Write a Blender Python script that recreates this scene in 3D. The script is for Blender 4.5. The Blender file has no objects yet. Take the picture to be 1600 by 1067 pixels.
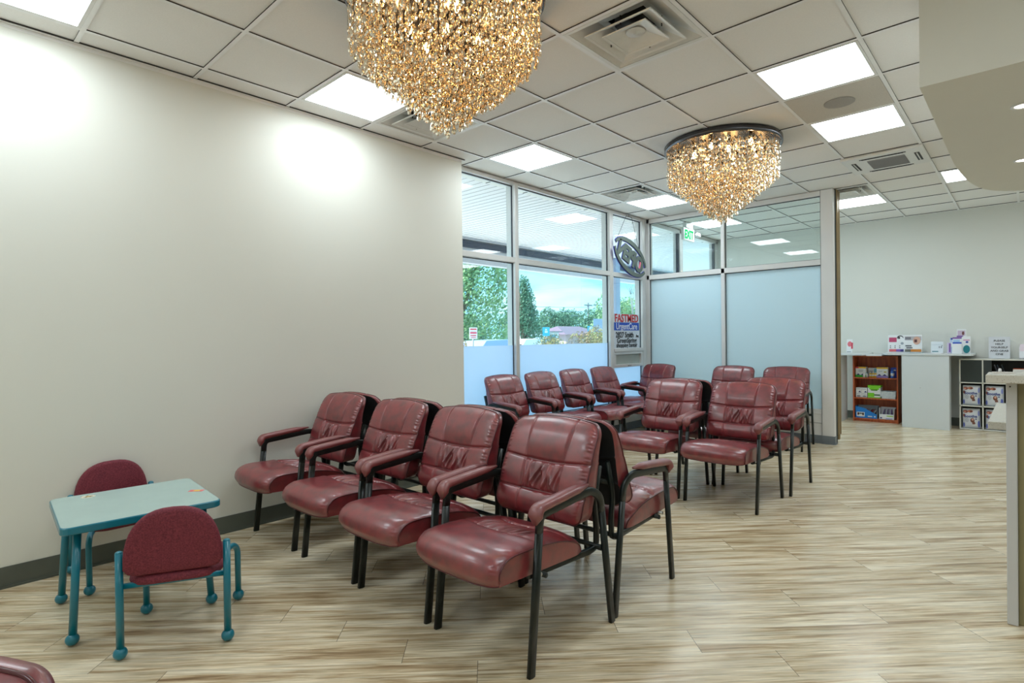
import bpy, bmesh, math, random
from mathutils import Vector, Matrix, noise
random.seed(7)
S = bpy.context.scene
COL = S.collection
PI = math.pi
CZ = 2.97            # ceiling height
T = 0.6096           # ceiling grid module

# ------------------------------------------------------------------ materials
def new_mat(name):
    m = bpy.data.materials.new(name); m.use_nodes = True
    nt = m.node_tree; nt.nodes.clear()
    out = nt.nodes.new('ShaderNodeOutputMaterial')
    return m, nt, out
def N(nt, t, **k):
    n = nt.nodes.new(t)
    for a, v in k.items():
        if a.startswith('_'): setattr(n, a[1:], v)
        else: n.inputs[a.replace('__', ' ')].default_value = v
    return n
def pbr(name, col, rough=.5, metal=0., spec=.5, var=0., scale=20., bump=0., bscale=200., coat=0., crough=.1, alt=None, trans=0., emit=None, es=0.):
    m, nt, out = new_mat(name)
    b = nt.nodes.new('ShaderNodeBsdfPrincipled'); nt.links.new(b.outputs[0], out.inputs[0])
    b.inputs['Base Color'].default_value = (*col, 1); b.inputs['Roughness'].default_value = rough
    b.inputs['Metallic'].default_value = metal; b.inputs['Specular IOR Level'].default_value = spec
    b.inputs['Coat Weight'].default_value = coat; b.inputs['Coat Roughness'].default_value = crough; b.inputs['Transmission Weight'].default_value = trans
    if emit: b.inputs['Emission Color'].default_value = (*emit, 1); b.inputs['Emission Strength'].default_value = es
    tc = nt.nodes.new('ShaderNodeTexCoord')
    n = nt.nodes.new('ShaderNodeTexNoise'); n.inputs['Scale'].default_value = scale; n.inputs['Detail'].default_value = 4
    nt.links.new(tc.outputs['Object'], n.inputs['Vector'])
    c2 = alt if alt else tuple(max(0, c*(1-var)) for c in col)
    r = nt.nodes.new('ShaderNodeValToRGB'); r.color_ramp.elements[0].position = .35; r.color_ramp.elements[1].position = .65
    r.color_ramp.elements[0].color = (*col, 1); r.color_ramp.elements[1].color = (*c2, 1)
    nt.links.new(n.outputs['Fac'], r.inputs[0]); nt.links.new(r.outputs[0], b.inputs['Base Color'])
    if bump:
        n2 = nt.nodes.new('ShaderNodeTexNoise'); n2.inputs['Scale'].default_value = bscale; n2.inputs['Detail'].default_value = 3
        nt.links.new(tc.outputs['Object'], n2.inputs['Vector'])
        bp = nt.nodes.new('ShaderNodeBump'); bp.inputs['Strength'].default_value = bump; bp.inputs['Distance'].default_value = .002
        nt.links.new(n2.outputs['Fac'], bp.inputs['Height']); nt.links.new(bp.outputs[0], b.inputs['Normal'])
    return m
def emis(name, col, s):
    m, nt, out = new_mat(name)
    e = nt.nodes.new('ShaderNodeEmission'); e.inputs[0].default_value = (*col, 1); e.inputs[1].default_value = s
    nt.links.new(e.outputs[0], out.inputs[0]); return m
def glass_pane(name, tint=(.97, .99, .99), ior=1.55):
    m, nt, out = new_mat(name)
    tr = nt.nodes.new('ShaderNodeBsdfTransparent'); tr.inputs[0].default_value = (*tint, 1)
    gl = nt.nodes.new('ShaderNodeBsdfGlossy'); gl.inputs['Roughness'].default_value = 0.0
    ge = nt.nodes.new('ShaderNodeNewGeometry'); dt = nt.nodes.new('ShaderNodeVectorMath'); dt.operation = 'DOT_PRODUCT'
    nt.links.new(ge.outputs['Incoming'], dt.inputs[0]); nt.links.new(ge.outputs['Normal'], dt.inputs[1])
    def mth(op, a, b=None, c=None):
        n = nt.nodes.new('ShaderNodeMath'); n.operation = op
        for i, v in enumerate((a, b, c)):
            if v is None: continue
            if isinstance(v, (int, float)): n.inputs[i].default_value = v
            else: nt.links.new(v, n.inputs[i])
        return n.outputs[0]
    r0 = ((ior-1)/(ior+1))**2
    sch = mth('MULTIPLY_ADD', mth('POWER', mth('SUBTRACT', 1.0, mth('ABSOLUTE', dt.outputs['Value'])), 5.0), 1-r0, r0)
    mx = nt.nodes.new('ShaderNodeMixShader'); nt.links.new(sch, mx.inputs[0])
    nt.links.new(tr.outputs[0], mx.inputs[1]); nt.links.new(gl.outputs[0], mx.inputs[2]); nt.links.new(mx.outputs[0], out.inputs[0])
    return m
def frosted(name, col, dfrac=.35, dcol=None):
    m, nt, out = new_mat(name)
    tr = nt.nodes.new('ShaderNodeBsdfTranslucent'); tr.inputs[0].default_value = (*col, 1)
    df = nt.nodes.new('ShaderNodeBsdfPrincipled'); df.inputs['Base Color'].default_value = (*(dcol or col), 1); df.inputs['Roughness'].default_value = .5
    mx = nt.nodes.new('ShaderNodeMixShader'); mx.inputs[0].default_value = dfrac
    nt.links.new(tr.outputs[0], mx.inputs[1]); nt.links.new(df.outputs[0], mx.inputs[2]); nt.links.new(mx.outputs[0], out.inputs[0])
    return m
def crystal(name):
    m, nt, out = new_mat(name)
    tr = nt.nodes.new('ShaderNodeBsdfTransparent'); tr.inputs[0].default_value = (1, .95, .88, 1)
    gl = nt.nodes.new('ShaderNodeBsdfGlossy'); gl.inputs['Roughness'].default_value = .06; gl.inputs[0].default_value = (1, .93, .80, 1)
    tl = nt.nodes.new('ShaderNodeBsdfTranslucent'); tl.inputs[0].default_value = (1, .86, .68, 1)
    a = nt.nodes.new('ShaderNodeMixShader'); a.inputs[0].default_value = .30
    nt.links.new(tr.outputs[0], a.inputs[1]); nt.links.new(tl.outputs[0], a.inputs[2])
    lw = nt.nodes.new('ShaderNodeLayerWeight'); lw.inputs[0].default_value = .62
    b = nt.nodes.new('ShaderNodeMixShader')
    nt.links.new(lw.outputs['Fresnel'], b.inputs[0]); nt.links.new(a.outputs[0], b.inputs[1]); nt.links.new(gl.outputs[0], b.inputs[2])
    nt.links.new(b.outputs[0], out.inputs[0]); return m
def wood_floor(name):
    m, nt, out = new_mat(name); L = nt.links.new
    b = nt.nodes.new('ShaderNodeBsdfPrincipled'); L(b.outputs[0], out.inputs[0])
    geo = nt.nodes.new('ShaderNodeNewGeometry')
    sep = nt.nodes.new('ShaderNodeSeparateXYZ'); L(geo.outputs['Position'], sep.inputs[0])
    def M(op, a, b_=None, c=None):
        n = nt.nodes.new('ShaderNodeMath'); n.operation = op
        for i, v in enumerate((a, b_, c)):
            if v is None: continue
            if isinstance(v, (int, float)): n.inputs[i].default_value = v
            else: L(v, n.inputs[i])
        return n.outputs[0]
    X, Y = sep.outputs[0], sep.outputs[1]
    r = 2**-.5
    u = M('MULTIPLY', M('ADD', X, Y), r); v = M('MULTIPLY', M('SUBTRACT', Y, X), r)
    vv = M('DIVIDE', M('ADD', v, .024), .1765); row = M('FLOOR', vv)
    up = M('DIVIDE', M('SUBTRACT', M('ADD', u, M('MULTIPLY', row, .3015)), .306), 1.206)
    cell = M('FLOOR', up); fu = M('FRACT', up); fv = M('FRACT', vv)
    j1 = M('LESS_THAN', M('MINIMUM', fu, M('SUBTRACT', 1, fu)), .0010)
    j2 = M('LESS_THAN', M('MINIMUM', fv, M('SUBTRACT', 1, fv)), .0045)
    cmb = nt.nodes.new('ShaderNodeCombineXYZ'); L(row, cmb.inputs[0]); L(cell, cmb.inputs[1])
    wn = nt.nodes.new('ShaderNodeTexWhiteNoise'); wn.noise_dimensions = '3D'; L(cmb.outputs[0], wn.inputs[0])
    off = nt.nodes.new('ShaderNodeVectorMath'); off.operation = 'SCALE'; L(wn.outputs['Color'], off.inputs[0]); off.inputs['Scale'].default_value = 7
    def streak(su, sv, det, dist=0.):
        c = nt.nodes.new('ShaderNodeCombineXYZ'); L(M('MULTIPLY', u, su), c.inputs[0]); L(M('MULTIPLY', v, sv), c.inputs[1])
        a = nt.nodes.new('ShaderNodeVectorMath'); L(c.outputs[0], a.inputs[0]); L(off.outputs[0], a.inputs[1])
        n = nt.nodes.new('ShaderNodeTexNoise'); n.inputs['Scale'].default_value = 1; n.inputs['Detail'].default_value = det
        n.inputs['Roughness'].default_value = .6; n.inputs['Distortion'].default_value = dist
        L(a.outputs[0], n.inputs['Vector']); return n.outputs['Fac']
    s1 = streak(1.6, 26, 6, .5); s2 = streak(5, 110, 4); s3 = streak(.9, 5, 2)
    def ramp(f, stops):
        n = nt.nodes.new('ShaderNodeValToRGB'); e = n.color_ramp.elements
        e[0].position, e[0].color = stops[0][0], (*stops[0][1], 1); e[1].position, e[1].color = stops[-1][0], (*stops[-1][1], 1)
        for p, c in stops[1:-1]: q = e.new(p); q.color = (*c, 1)
        L(f, n.inputs[0]); return n.outputs[0]
    base = ramp(s1, [(.30, (.34, .23, .13)), (.40, (.57, .43, .265)), (.49, (.78, .66, .465)), (.62, (.92, .83, .655))])
    fine = ramp(s2, [(.32, (.62, .60, .56)), (.50, (.95, .94, .93)), (.68, (1.12, 1.12, 1.12))])
    tone = ramp(s3, [(.35, (.84, .80, .74)), (.65, (1.06, 1.05, 1.04))])
    def mul(a, b_):
        n = nt.nodes.new('ShaderNodeMix'); n.data_type = 'RGBA'; n.blend_type = 'MULTIPLY'; n.inputs[0].default_value = 1
        L(a, n.inputs[6]); L(b_, n.inputs[7]); return n.outputs[2]
    col = mul(mul(base, fine), tone)
    def dark(col, fac, amt):
        n = nt.nodes.new('ShaderNodeMix'); n.data_type = 'RGBA'; n.inputs[7].default_value = (.10, .08, .06, 1)
        L(M('MULTIPLY', fac, amt), n.inputs[0]); L(col, n.inputs[6]); return n.outputs[2]
    col = dark(dark(col, j2, .22), j1, .85)
    L(col, b.inputs['Base Color'])
    b.inputs['Specular IOR Level'].default_value = .55
    rr = M('MULTIPLY_ADD', s2, .16, .17); L(rr, b.inputs['Roughness'])
    bp = nt.nodes.new('ShaderNodeBump'); bp.inputs['Strength'].default_value = .25; bp.inputs['Distance'].default_value = .001
    L(s2, bp.inputs['Height']); L(bp.outputs[0], b.inputs['Normal'])
    return m
def wood(name, c1, c2, sx=3, sz=40):
    m, nt, out = new_mat(name)
    b = nt.nodes.new('ShaderNodeBsdfPrincipled'); nt.links.new(b.outputs[0], out.inputs[0]); b.inputs['Roughness'].default_value = .4
    tc = nt.nodes.new('ShaderNodeTexCoord'); mp = nt.nodes.new('ShaderNodeMapping'); mp.inputs['Scale'].default_value = (sz, sz, sx)
    n = nt.nodes.new('ShaderNodeTexNoise'); n.inputs['Scale'].default_value = 1; n.inputs['Detail'].default_value = 5
    r = nt.nodes.new('ShaderNodeValToRGB'); r.color_ramp.elements[0].position = .35; r.color_ramp.elements[1].position = .65
    r.color_ramp.elements[0].color = (*c1, 1); r.color_ramp.elements[1].color = (*c2, 1)
    nt.links.new(tc.outputs['Object'], mp.inputs[0]); nt.links.new(mp.outputs[0], n.inputs['Vector']); nt.links.new(n.outputs['Fac'], r.inputs[0]); nt.links.new(r.outputs[0], b.inputs['Base Color'])
    return m
def speckle(name, base, dots):
    m, nt, out = new_mat(name)
    b = nt.nodes.new('ShaderNodeBsdfPrincipled'); nt.links.new(b.outputs[0], out.inputs[0]); b.inputs['Roughness'].default_value = .25
    tc = nt.nodes.new('ShaderNodeTexCoord'); v = nt.nodes.new('ShaderNodeTexVoronoi'); v.inputs['Scale'].default_value = 150
    r = nt.nodes.new('ShaderNodeValToRGB'); r.color_ramp.elements[0].position = .18; r.color_ramp.elements[1].position = .24
    r.color_ramp.elements[0].color = (*dots, 1); r.color_ramp.elements[1].color = (*base, 1)
    nt.links.new(tc.outputs['Object'], v.inputs['Vector']); nt.links.new(v.outputs['Distance'], r.inputs[0]); nt.links.new(r.outputs[0], b.inputs['Base Color'])
    return m

_flat = {}
def flat(r, g, b, rough=.5):
    k = (round(r, 3), round(g, 3), round(b, 3), rough)
    if k not in _flat: _flat[k] = pbr('paint_%d' % len(_flat), (r, g, b), rough, var=.04, scale=8)
    return _flat[k]
def srgb(r, g, b):
    f = lambda c: (c/255/12.92) if c <= 10.3 else ((c/255+.055)/1.055)**2.4
    return f(r), f(g), f(b)
def P(r, g, b, rough=.5): return flat(*srgb(r, g, b), rough)

M_WALL = pbr('wall_paint', (.80, .795, .725), .55, var=.02, scale=1.2, bump=.05, bscale=300)
M_WALLB = pbr('wall_paint_cool_lit', (.74, .745, .70), .6, var=.02, scale=1.2, bump=.05, bscale=300)  # same wall paint, the back area's bluish light mixed into its colour
M_SOF = pbr('soffit_paint', (.76, .75, .68), .6, var=.02, scale=1.5)
M_TILE = pbr('ceiling_tile', (.90, .885, .86), .9, var=.03, scale=120, bump=.5, bscale=420)
M_TGRID = pbr('ceiling_grid_metal', (.90, .90, .90), .4, var=.02)
M_TSHADE = pbr('ceiling_grid_shadow_line', (.05, .05, .05), .8)  # near-black bar sides paint in the shadow line beside each grid bar
M_FLOOR = wood_floor('vinyl_plank_floor')
M_BASE = pbr('rubber_baseboard', (.115, .13, .11), .35, var=.15, scale=6)
M_BASE2 = pbr('grey_baseboard', (.20, .23, .26), .4, var=.1, scale=6)
M_ALU = pbr('anodised_aluminium', (.70, .70, .69), .33, metal=.15, var=.06, scale=5)
M_ALUD = pbr('window_gasket', (.03, .035, .05), .5)
M_WHITEF = pbr('white_painted_frame', (.84, .83, .82), .35, var=.03, scale=3)
M_BRONZE = pbr('bronze_channel', (.36, .26, .13), .35, metal=.5, var=.2, scale=4)
M_GLASS = glass_pane('clear_glass', ior=1.5)
M_GLASS2 = glass_pane('partition_glass', (.93, .98, .98), 1.55)
M_FROST = frosted('frosted_film', (.74, .85, .98), .25, (.72, .83, .96))
M_FROST2 = frosted('frosted_partition', (.82, .94, 1.0), .45, (.78, .92, .98))
M_LEATH = pbr('burgundy_leather', (.250, .023, .029), .40, spec=.9, alt=(.145, .017, .023), scale=18, bump=.10, bscale=500, coat=.5, crough=.17)
M_PIPE = pbr('leather_piping', (.085, .010, .014), .35, coat=.2)
M_PAD = pbr('armrest_vinyl', (.24, .050, .050), .45, spec=.8, alt=(.17, .034, .036), scale=14, coat=.5, crough=.3)
M_CHF = pbr('chair_frame_metal', (.007, .012, .011), .30, spec=.4, var=.2)
M_CHB = pbr('chair_back_shell', (.014, .014, .016), .55)
M_BOLT = pbr('zinc_bolt', (.5, .5, .48), .3, metal=.9)
M_TEAL = pbr('teal_powder_coat', (.003, .185, .265), .28, var=.08, scale=12, coat=.3)
M_KTOP = pbr('mint_laminate', (.42, .56, .53), .22, var=.05, scale=6)
M_KFAB = pbr('maroon_speckled_fabric', (.225, .030, .048), .75, alt=(.125, .014, .028), scale=170, bump=.3, bscale=600)
M_CRYS = crystal('cut_crystal')
M_CHROME = pbr('dark_chrome', (.10, .10, .11), .2, metal=.9)
M_BULB = emis('bulb_glow', (1.0, .56, .20), 22)
M_PANEL = emis('light_panel', (.84, .95, 1.0), 6.2)
M_WHT = pbr('white_enamel', (.80, .80, .78), .35, var=.02)
M_LOUV = pbr('diffuser_enamel', (.80, .80, .77), .35, var=.05)
M_BLACK = pbr('matte_black', (.012, .012, .013), .6)
M_GRILL = pbr('grey_grille', (.38, .38, .38), .6, var=.1, scale=60)
M_QUARTZ = speckle('speckled_quartz', (.62, .59, .52), (.34, .30, .23))
M_LAM = pbr('olive_laminate', (.30, .26, .13), .4, var=.12, scale=5)
M_LAMG = pbr('grey_laminate', (.60, .60, .60), .35)
M_CHERRY = wood('cherry_wood', (.62, .15, .045), (.42, .085, .028))
M_ASPH = pbr('asphalt', (.60, .60, .60), .9, var=.2, scale=2)
M_LEAF = pbr('leaves_light', (.34, .52, .24), .6, alt=(.17, .34, .18), scale=1.0)
M_LEAFD = pbr('leaves_dark', (.14, .30, .18), .7, alt=(.08, .20, .13), scale=.7)
M_BARK = pbr('bark', (.16, .13, .10), .9, var=.3)

# ------------------------------------------------------------------ mesh builder
def frame_mat(loc=(0, 0, 0), rz=0, rx=0, ry=0):
    return Matrix.Translation(loc) @ Matrix.Rotation(rz, 4, 'Z') @ Matrix.Rotation(ry, 4, 'Y') @ Matrix.Rotation(rx, 4, 'X')
class MB:
    def __init__(s): s.v = []; s.f = []; s.mi = []; s.sm = []; s.mats = []
    def m(s, mat):
        if mat not in s.mats: s.mats.append(mat)
        return s.mats.index(mat)
    def add(s, vs, fs, mat, smooth=False, X=None):
        o = len(s.v); i = s.m(mat)
        s.v += [tuple(X @ Vector(p)) if X else tuple(p) for p in vs]
        for f in fs: s.f.append(tuple(o+k for k in f)); s.mi.append(i); s.sm.append(smooth)
    def box(s, a, b, mat, bev=0., X=None, seg=1):
        x0, x1 = sorted((a[0], b[0])); y0, y1 = sorted((a[1], b[1])); z0, z1 = sorted((a[2], b[2]))
        if bev <= 0:
            vs = [(x, y, z) for x in (x0, x1) for y in (y0, y1) for z in (z0, z1)]
            fs = [(0, 1, 3, 2), (4, 6, 7, 5), (0, 4, 5, 1), (2, 3, 7, 6), (0, 2, 6, 4), (1, 5, 7, 3)]
            s.add(vs, fs, mat, X=X); return s
        bm = bmesh.new(); bmesh.ops.create_cube(bm, size=1)
        bmesh.ops.transform(bm, verts=bm.verts, matrix=Matrix.Translation(((x0+x1)/2, (y0+y1)/2, (z0+z1)/2)) @ Matrix.Diagonal((x1-x0, y1-y0, z1-z0, 1)))
        bmesh.ops.bevel(bm, geom=bm.edges[:], offset=min(bev, .49*min(x1-x0, y1-y0, z1-z0)), segments=seg, profile=.5, affect='EDGES')
        s.bm(bm, mat, X=X, smooth=False); return s
    def bm(s, bm, mat, X=None, smooth=False):
        bm.verts.index_update()
        s.add([v.co.copy() for v in bm.verts], [[v.index for v in f.verts] for f in bm.faces], mat, smooth, X); bm.free()
    def sweep(s, path, a, b, mat, up=(1, 0, 0), n=10, pw=2.6, caps=True, X=None, scale=None):
        """tube along path; a = half size across 'up', b = half size along 'up'"""
        path = [Vector(p) for p in path]; up = Vector(up).normalized(); rings = []
        for i, p in enumerate(path):
            t = (path[min(i+1, len(path)-1)] - path[max(i-1, 0)]).normalized()
            w = up - t*up.dot(t)
            if w.length < 1e-4: w = Vector((0, 1, 0)) - t*t.y
            w.normalize(); q = t.cross(w)
            k = scale[i] if scale else 1
            ka, kb = (k if isinstance(k, tuple) else (k, k))
            ring = []
            for j in range(n):
                th = 2*PI*j/n; c, d = math.cos(th), math.sin(th)
                ring.append(p + q*(a*ka*math.copysign(abs(c)**(2/pw), c)) + w*(b*kb*math.copysign(abs(d)**(2/pw), d)))
            rings.append(ring)
        vs = [v for r in rings for v in r]; fs = []
        for i in range(len(rings)-1):
            for j in range(n):
                k = (j+1) % n; fs.append((i*n+j, i*n+k, (i+1)*n+k, (i+1)*n+j))
        if caps: fs.append(tuple(range(n-1, -1, -1))); fs.append(tuple((len(rings)-1)*n+j for j in range(n)))
        s.add(vs, fs, mat, True, X); return s
    def lathe(s, prof, mat, c=(0, 0, 0), n=20, X=None, smooth=True):
        vs = []; fs = []
        for r, z in prof:
            for j in range(n): vs.append((c[0]+r*math.cos(2*PI*j/n), c[1]+r*math.sin(2*PI*j/n), c[2]+z))
        for i in range(len(prof)-1):
            for j in range(n):
                k = (j+1) % n; fs.append((i*n+j, i*n+k, (i+1)*n+k, (i+1)*n+j))
        fs.append(tuple(range(n-1, -1, -1))); fs.append(tuple((len(prof)-1)*n+j for j in range(n)))
        s.add(vs, fs, mat, smooth, X); return s
    def cyl(s, p0, p1, r, mat, n=12, r1=None, X=None):
        return s.sweep([p0, p1], r, r, mat, up=(0, 0, 1) if abs(Vector(p1)-Vector(p0)).z < .9*(Vector(p1)-Vector(p0)).length else (1, 0, 0), n=n, pw=2, X=X, scale=[1, (r1/r if r1 else 1)]) if False else s._cyl(p0, p1, r, mat, n, r1, X)
    def _cyl(s, p0, p1, r, mat, n, r1, X):
        p0, p1 = Vector(p0), Vector(p1); d = p1-p0
        up = (0, 0, 1) if abs(d.z) < .9*d.length else (1, 0, 0)
        return s.sweep([p0, p1], r, r, mat, up=up, n=n, pw=2, X=X, scale=[1, (r1 if r1 is not None else r)/r])
    def prism(s, poly, h0, h1, mat, X=None, smooth=False):
        n = len(poly); vs = [(x, y, h0) for x, y in poly]+[(x, y, h1) for x, y in poly]
        fs = [tuple(range(n-1, -1, -1)), tuple(range(n, 2*n))]+[(i, (i+1) % n, n+(i+1) % n, n+i) for i in range(n)]
        s.add(vs, fs, mat, smooth, X); return s
    def sphere(s, c, r, mat, sc=(1, 1, 1), sub=2, X=None):
        bm = bmesh.new(); bmesh.ops.create_icosphere(bm, subdivisions=sub, radius=r)
        for v in bm.verts: v.co = Vector((v.co.x*sc[0]+c[0], v.co.y*sc[1]+c[1], v.co.z*sc[2]+c[2]))
        s.bm(bm, mat, X=X, smooth=True); return s
    def text(s, body, size, mat, X, bold=0., depth=.0006, align='CENTER', sx=1.):
        cu = bpy.data.curves.new('t', 'FONT'); cu.body = body; cu.size = size; cu.align_x = align; cu.align_y = 'CENTER'
        cu.offset = bold; cu.extrude = depth; cu.resolution_u = 3
        o = bpy.data.objects.new('t', cu); me = bpy.data.meshes.new_from_object(o)
        Y = X @ Matrix.Diagonal((sx, 1, 1, 1))
        s.add([v.co.copy() for v in me.vertices], [tuple(p.vertices) for p in me.polygons], mat, False, Y)
        bpy.data.objects.remove(o); bpy.data.meshes.remove(me); bpy.data.curves.remove(cu); return s
    def build(s, name, parent=None, label=None, cat=None, group=None, kind=None, autosmooth=None):
        me = bpy.data.meshes.new(name); me.from_pydata(s.v, [], s.f); me.update()
        for m in s.mats: me.materials.append(m)
        me.polygons.foreach_set('material_index', s.mi); me.polygons.foreach_set('use_smooth', s.sm)
        o = bpy.data.objects.new(name, me); COL.objects.link(o)
        if parent: o.parent = parent
        tag(o, label, cat, group, kind); return o
def tag(o, label=None, cat=None, group=None, kind=None):
    if label: o['label'] = label
    if cat: o['category'] = cat
    if group: o['group'] = group
    if kind: o['kind'] = kind
    return o
def thing(name, label, cat, loc=(0, 0, 0), rz=0., group=None):
    o = bpy.data.objects.new(name, None); COL.objects.link(o); o.empty_display_size = .1
    o.location = loc; o.rotation_euler = (0, 0, rz); return tag(o, label, cat, group)
def dup(root, loc, rz, label, group=None):
    r = root.copy(); COL.objects.link(r); r.location = loc; r.rotation_euler = (0, 0, rz); r['label'] = label
    if group: r['group'] = group
    for ch in list(root.children):
        c = ch.copy(); COL.objects.link(c); c.parent = r
        for g in list(ch.children):
            d = g.copy(); COL.objects.link(d); d.parent = c
    return r
def struct(mb, name, parent=None): return mb.build(name, parent, kind='structure' if not parent else None)

# ------------------------------------------------------------------ room shell
X0, X1, Y0, Y1 = -.20, 6.2, -2.6, 9.17  # unseen right and near walls drawn in close to brighten the room
WX = -.37            # glass plane of the shop front
m = MB(); m.add([(-.45, Y0-.2, 0), (X1+.2, Y0-.2, 0), (X1+.2, Y1+.2, 0), (-.45, Y1+.2, 0)], [(0, 1, 2, 3)], M_FLOOR); struct(m, 'floor')
special = {(3, 0), (8, 0), (3, 3), (11, 3)}
m = MB()
i0, i1, j0, j1 = -7, 16, -1, 14
for i in range(i0, i1):
    for j in range(j0, j1):
        if (i, j) in special: continue
        xa, xb, ya, yb = j*T, (j+1)*T, i*T, (i+1)*T
        if xb < -.5 or xa > X1 or ya > Y1+.1 or yb < Y0: continue
        z = CZ+.007
        m.add([(xa, ya, z), (xa, yb, z), (xb, yb, z), (xb, ya, z)], [(0, 1, 2, 3)], M_TILE)
g = .012
def tbar(x0, y0, x1, y1):
    m.add([(x0, y0, CZ), (x0, y1, CZ), (x1, y1, CZ), (x1, y0, CZ)], [(0, 1, 2, 3)], M_TGRID)
    m.add([(x0, y0, CZ), (x0, y1, CZ), (x0, y1, CZ+.007), (x0, y0, CZ+.007)], [(0, 1, 2, 3)], M_TSHADE)
    m.add([(x1, y0, CZ), (x1, y1, CZ), (x1, y1, CZ+.007), (x1, y0, CZ+.007)], [(0, 1, 2, 3)], M_TSHADE)
    m.add([(x0, y0, CZ), (x1, y0, CZ), (x1, y0, CZ+.007), (x0, y0, CZ+.007)], [(0, 1, 2, 3)], M_TSHADE)
    m.add([(x0, y1, CZ), (x1, y1, CZ), (x1, y1, CZ+.007), (x0, y1, CZ+.007)], [(0, 1, 2, 3)], M_TSHADE)
for j in range(j0+1, j1): tbar(j*T-g, Y0, j*T+g, Y1)
for i in range(i0, i1):
    for j in range(j0, j1): tbar(j*T+g, i*T-g, (j+1)*T-g, i*T+g)
struct(m, 'ceiling')
m = MB(); m.box((-.5, Y0-.3, CZ+.32), (X1+.3, Y1+.3, CZ+.5), M_WALL); struct(m, 'roof')  # unseen slab added over the ceiling to block the sun
m = MB(); m.box((-.45, Y0-.2, 0), (X0, 2.93, CZ+.32), M_WALL); struct(m, 'wall_left')
m = MB(); m.box((-.45, Y1, 0), (X1+.2, Y1+.2, CZ+.32), M_WALLB); struct(m, 'wall_back')
m = MB(); m.box((X1, Y0-.2, 0), (X1+.2, Y1, CZ+.32), M_WALLB); struct(m, 'wall_right')
m = MB(); m.box((X0, Y0-.2, 0), (X1, Y0, CZ+.32), M_WALL); struct(m, 'wall_front')
def baseboard(name, poly_dir, mat, h=.112):
    m = MB()
    for (ax, ay, bx, by, nx, ny) in poly_dir:
        for (z0, z1, t) in ((0, .012, .013), (.012, .02, .008), (.02, h, .005)):
            m.box((min(ax, bx, ax+nx*t, bx+nx*t), min(ay, by, ay+ny*t, by+ny*t), z0), (max(ax, bx, ax+nx*t, bx+nx*t), max(ay, by, ay+ny*t, by+ny*t), z1), mat)
    return struct(m, name)
baseboard('baseboard_left', [(X0, Y0, X0, 2.93, 1, 0), (X0, 2.93, -.34, 2.93, 0, 1)], M_BASE)
baseboard('baseboard_back', [(-.30, Y1, 3.0, Y1, 0, -1), (3.0, Y1, X1, Y1, 0, -1)], M_BASE)
m = MB()   # wall angle moulding along the left wall and the back wall
m.box((X0, Y0, CZ-.022), (X0+.002, 2.93, CZ), M_TGRID); m.box((X0, Y0, CZ-.003), (X0+.022, 2.95, CZ), M_TGRID)
m.box((X0+.022, Y0, CZ-.001), (X0+.027, 2.95, CZ+.006), M_TSHADE)  # dark strip painting the shadow gap beside the moulding
m.box((0, Y1-.022, CZ-.003), (X1, Y1, CZ), M_TGRID); struct(m, 'trim_1')

# soffit box over the reception counter, its far corner rounded
cur = [(3.377, 2.591), (3.378, 4.20), (3.386, 4.45), (3.398, 4.65), (3.412, 4.84), (3.433, 5.0), (3.46, 5.15), (3.497, 5.28), (3.545, 5.38), (3.61, 5.46), (3.68, 5.52), (3.77, 5.57), (3.9, 5.60), (6.2, 5.60), (6.2, 2.591)]
m = MB(); m.prism(cur, 2.44, CZ+.006, M_SOF); struct(m, 'ceiling_soffit')

# ------------------------------------------------------------------ shop-front windows (left, beyond the wall)
def window_bay(name, y0, y1, frost_top=1.203, extra=None):
    w = bpy.data.objects.new(name, None); COL.objects.link(w); w['kind'] = 'structure'; w.location = (WX, y0, 0)
    def part(mb, nm, label=None):
        o = mb.build(nm, w, label=label); o.location = (-WX, -y0, 0); return o
    f = MB()
    f.box((WX-.05, y0, 2.93), (WX+.05, y1, CZ), M_ALU, .003)           # head
    f.box((WX-.05, y0, 2.094), (WX+.05, y1, 2.15), M_ALU, .003)        # transom
    f.box((WX-.05, y0, .34), (WX+.05, y1, .39), M_ALU, .003)           # sill rail
    for z in (2.15, 2.926, 2.090, .392): f.box((WX-.006, y0, z-.004), (WX+.010, y1, z+.004), M_ALUD)
    part(f, 'window_frame')
    g1 = MB(); g1.box((WX-.003, y0+.002, 2.15), (WX+.003, y1-.002, 2.93), M_GLASS); part(g1, 'upper_pane')
    return w, part
bays = [('window_1', 2.96, 3.808), ('window_2', 3.866, 5.665)]
for nm, ya, yb in bays:
    w, part = window_bay(nm, ya, yb)
    gm = MB(); gm.box((WX-.003, ya+.002, 1.203), (WX+.003, yb-.002, 2.094), M_GLASS); part(gm, 'middle_pane')
    fm = MB(); fm.box((WX-.003, ya+.002, .39), (WX+.003, yb-.002, 1.203), M_FROST)
    part(fm, 'frosted_pane', 'pane covered by pale blue frosted film')
w, part = window_bay('window_3', 5.75, 6.515)
gm = MB(); gm.box((WX-.003, 5.752, 1.125), (WX+.003, 6.513, 2.094), M_GLASS); part(gm, 'middle_pane')
fm = MB(); fm.box((WX-.003, 5.752, .39), (WX+.003, 6.513, .865), M_FROST); part(fm, 'frosted_pane', 'pane covered by pale blue frosted film')
hm = MB()
hm.box((WX-.05, 5.752, 1.08), (WX+.055, 6.513, 1.125), M_ALU, .003)
for a, b in (((5.752, 1.04), (6.513, 1.08)), ((5.752, .865), (6.513, .905))): hm.box((WX-.02, a[0], a[1]), (WX+.045, b[0], b[1]), M_ALU, .003)
hm.box((WX-.02, 5.752, .905), (WX+.045, 5.80, 1.04), M_ALU); hm.box((WX-.02, 6.465, .905), (WX+.045, 6.513, 1.04), M_ALU)
hm.box((WX+.045, 6.10, .875), (WX+.065, 6.16, .895), M_BOLT, .003)
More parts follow.
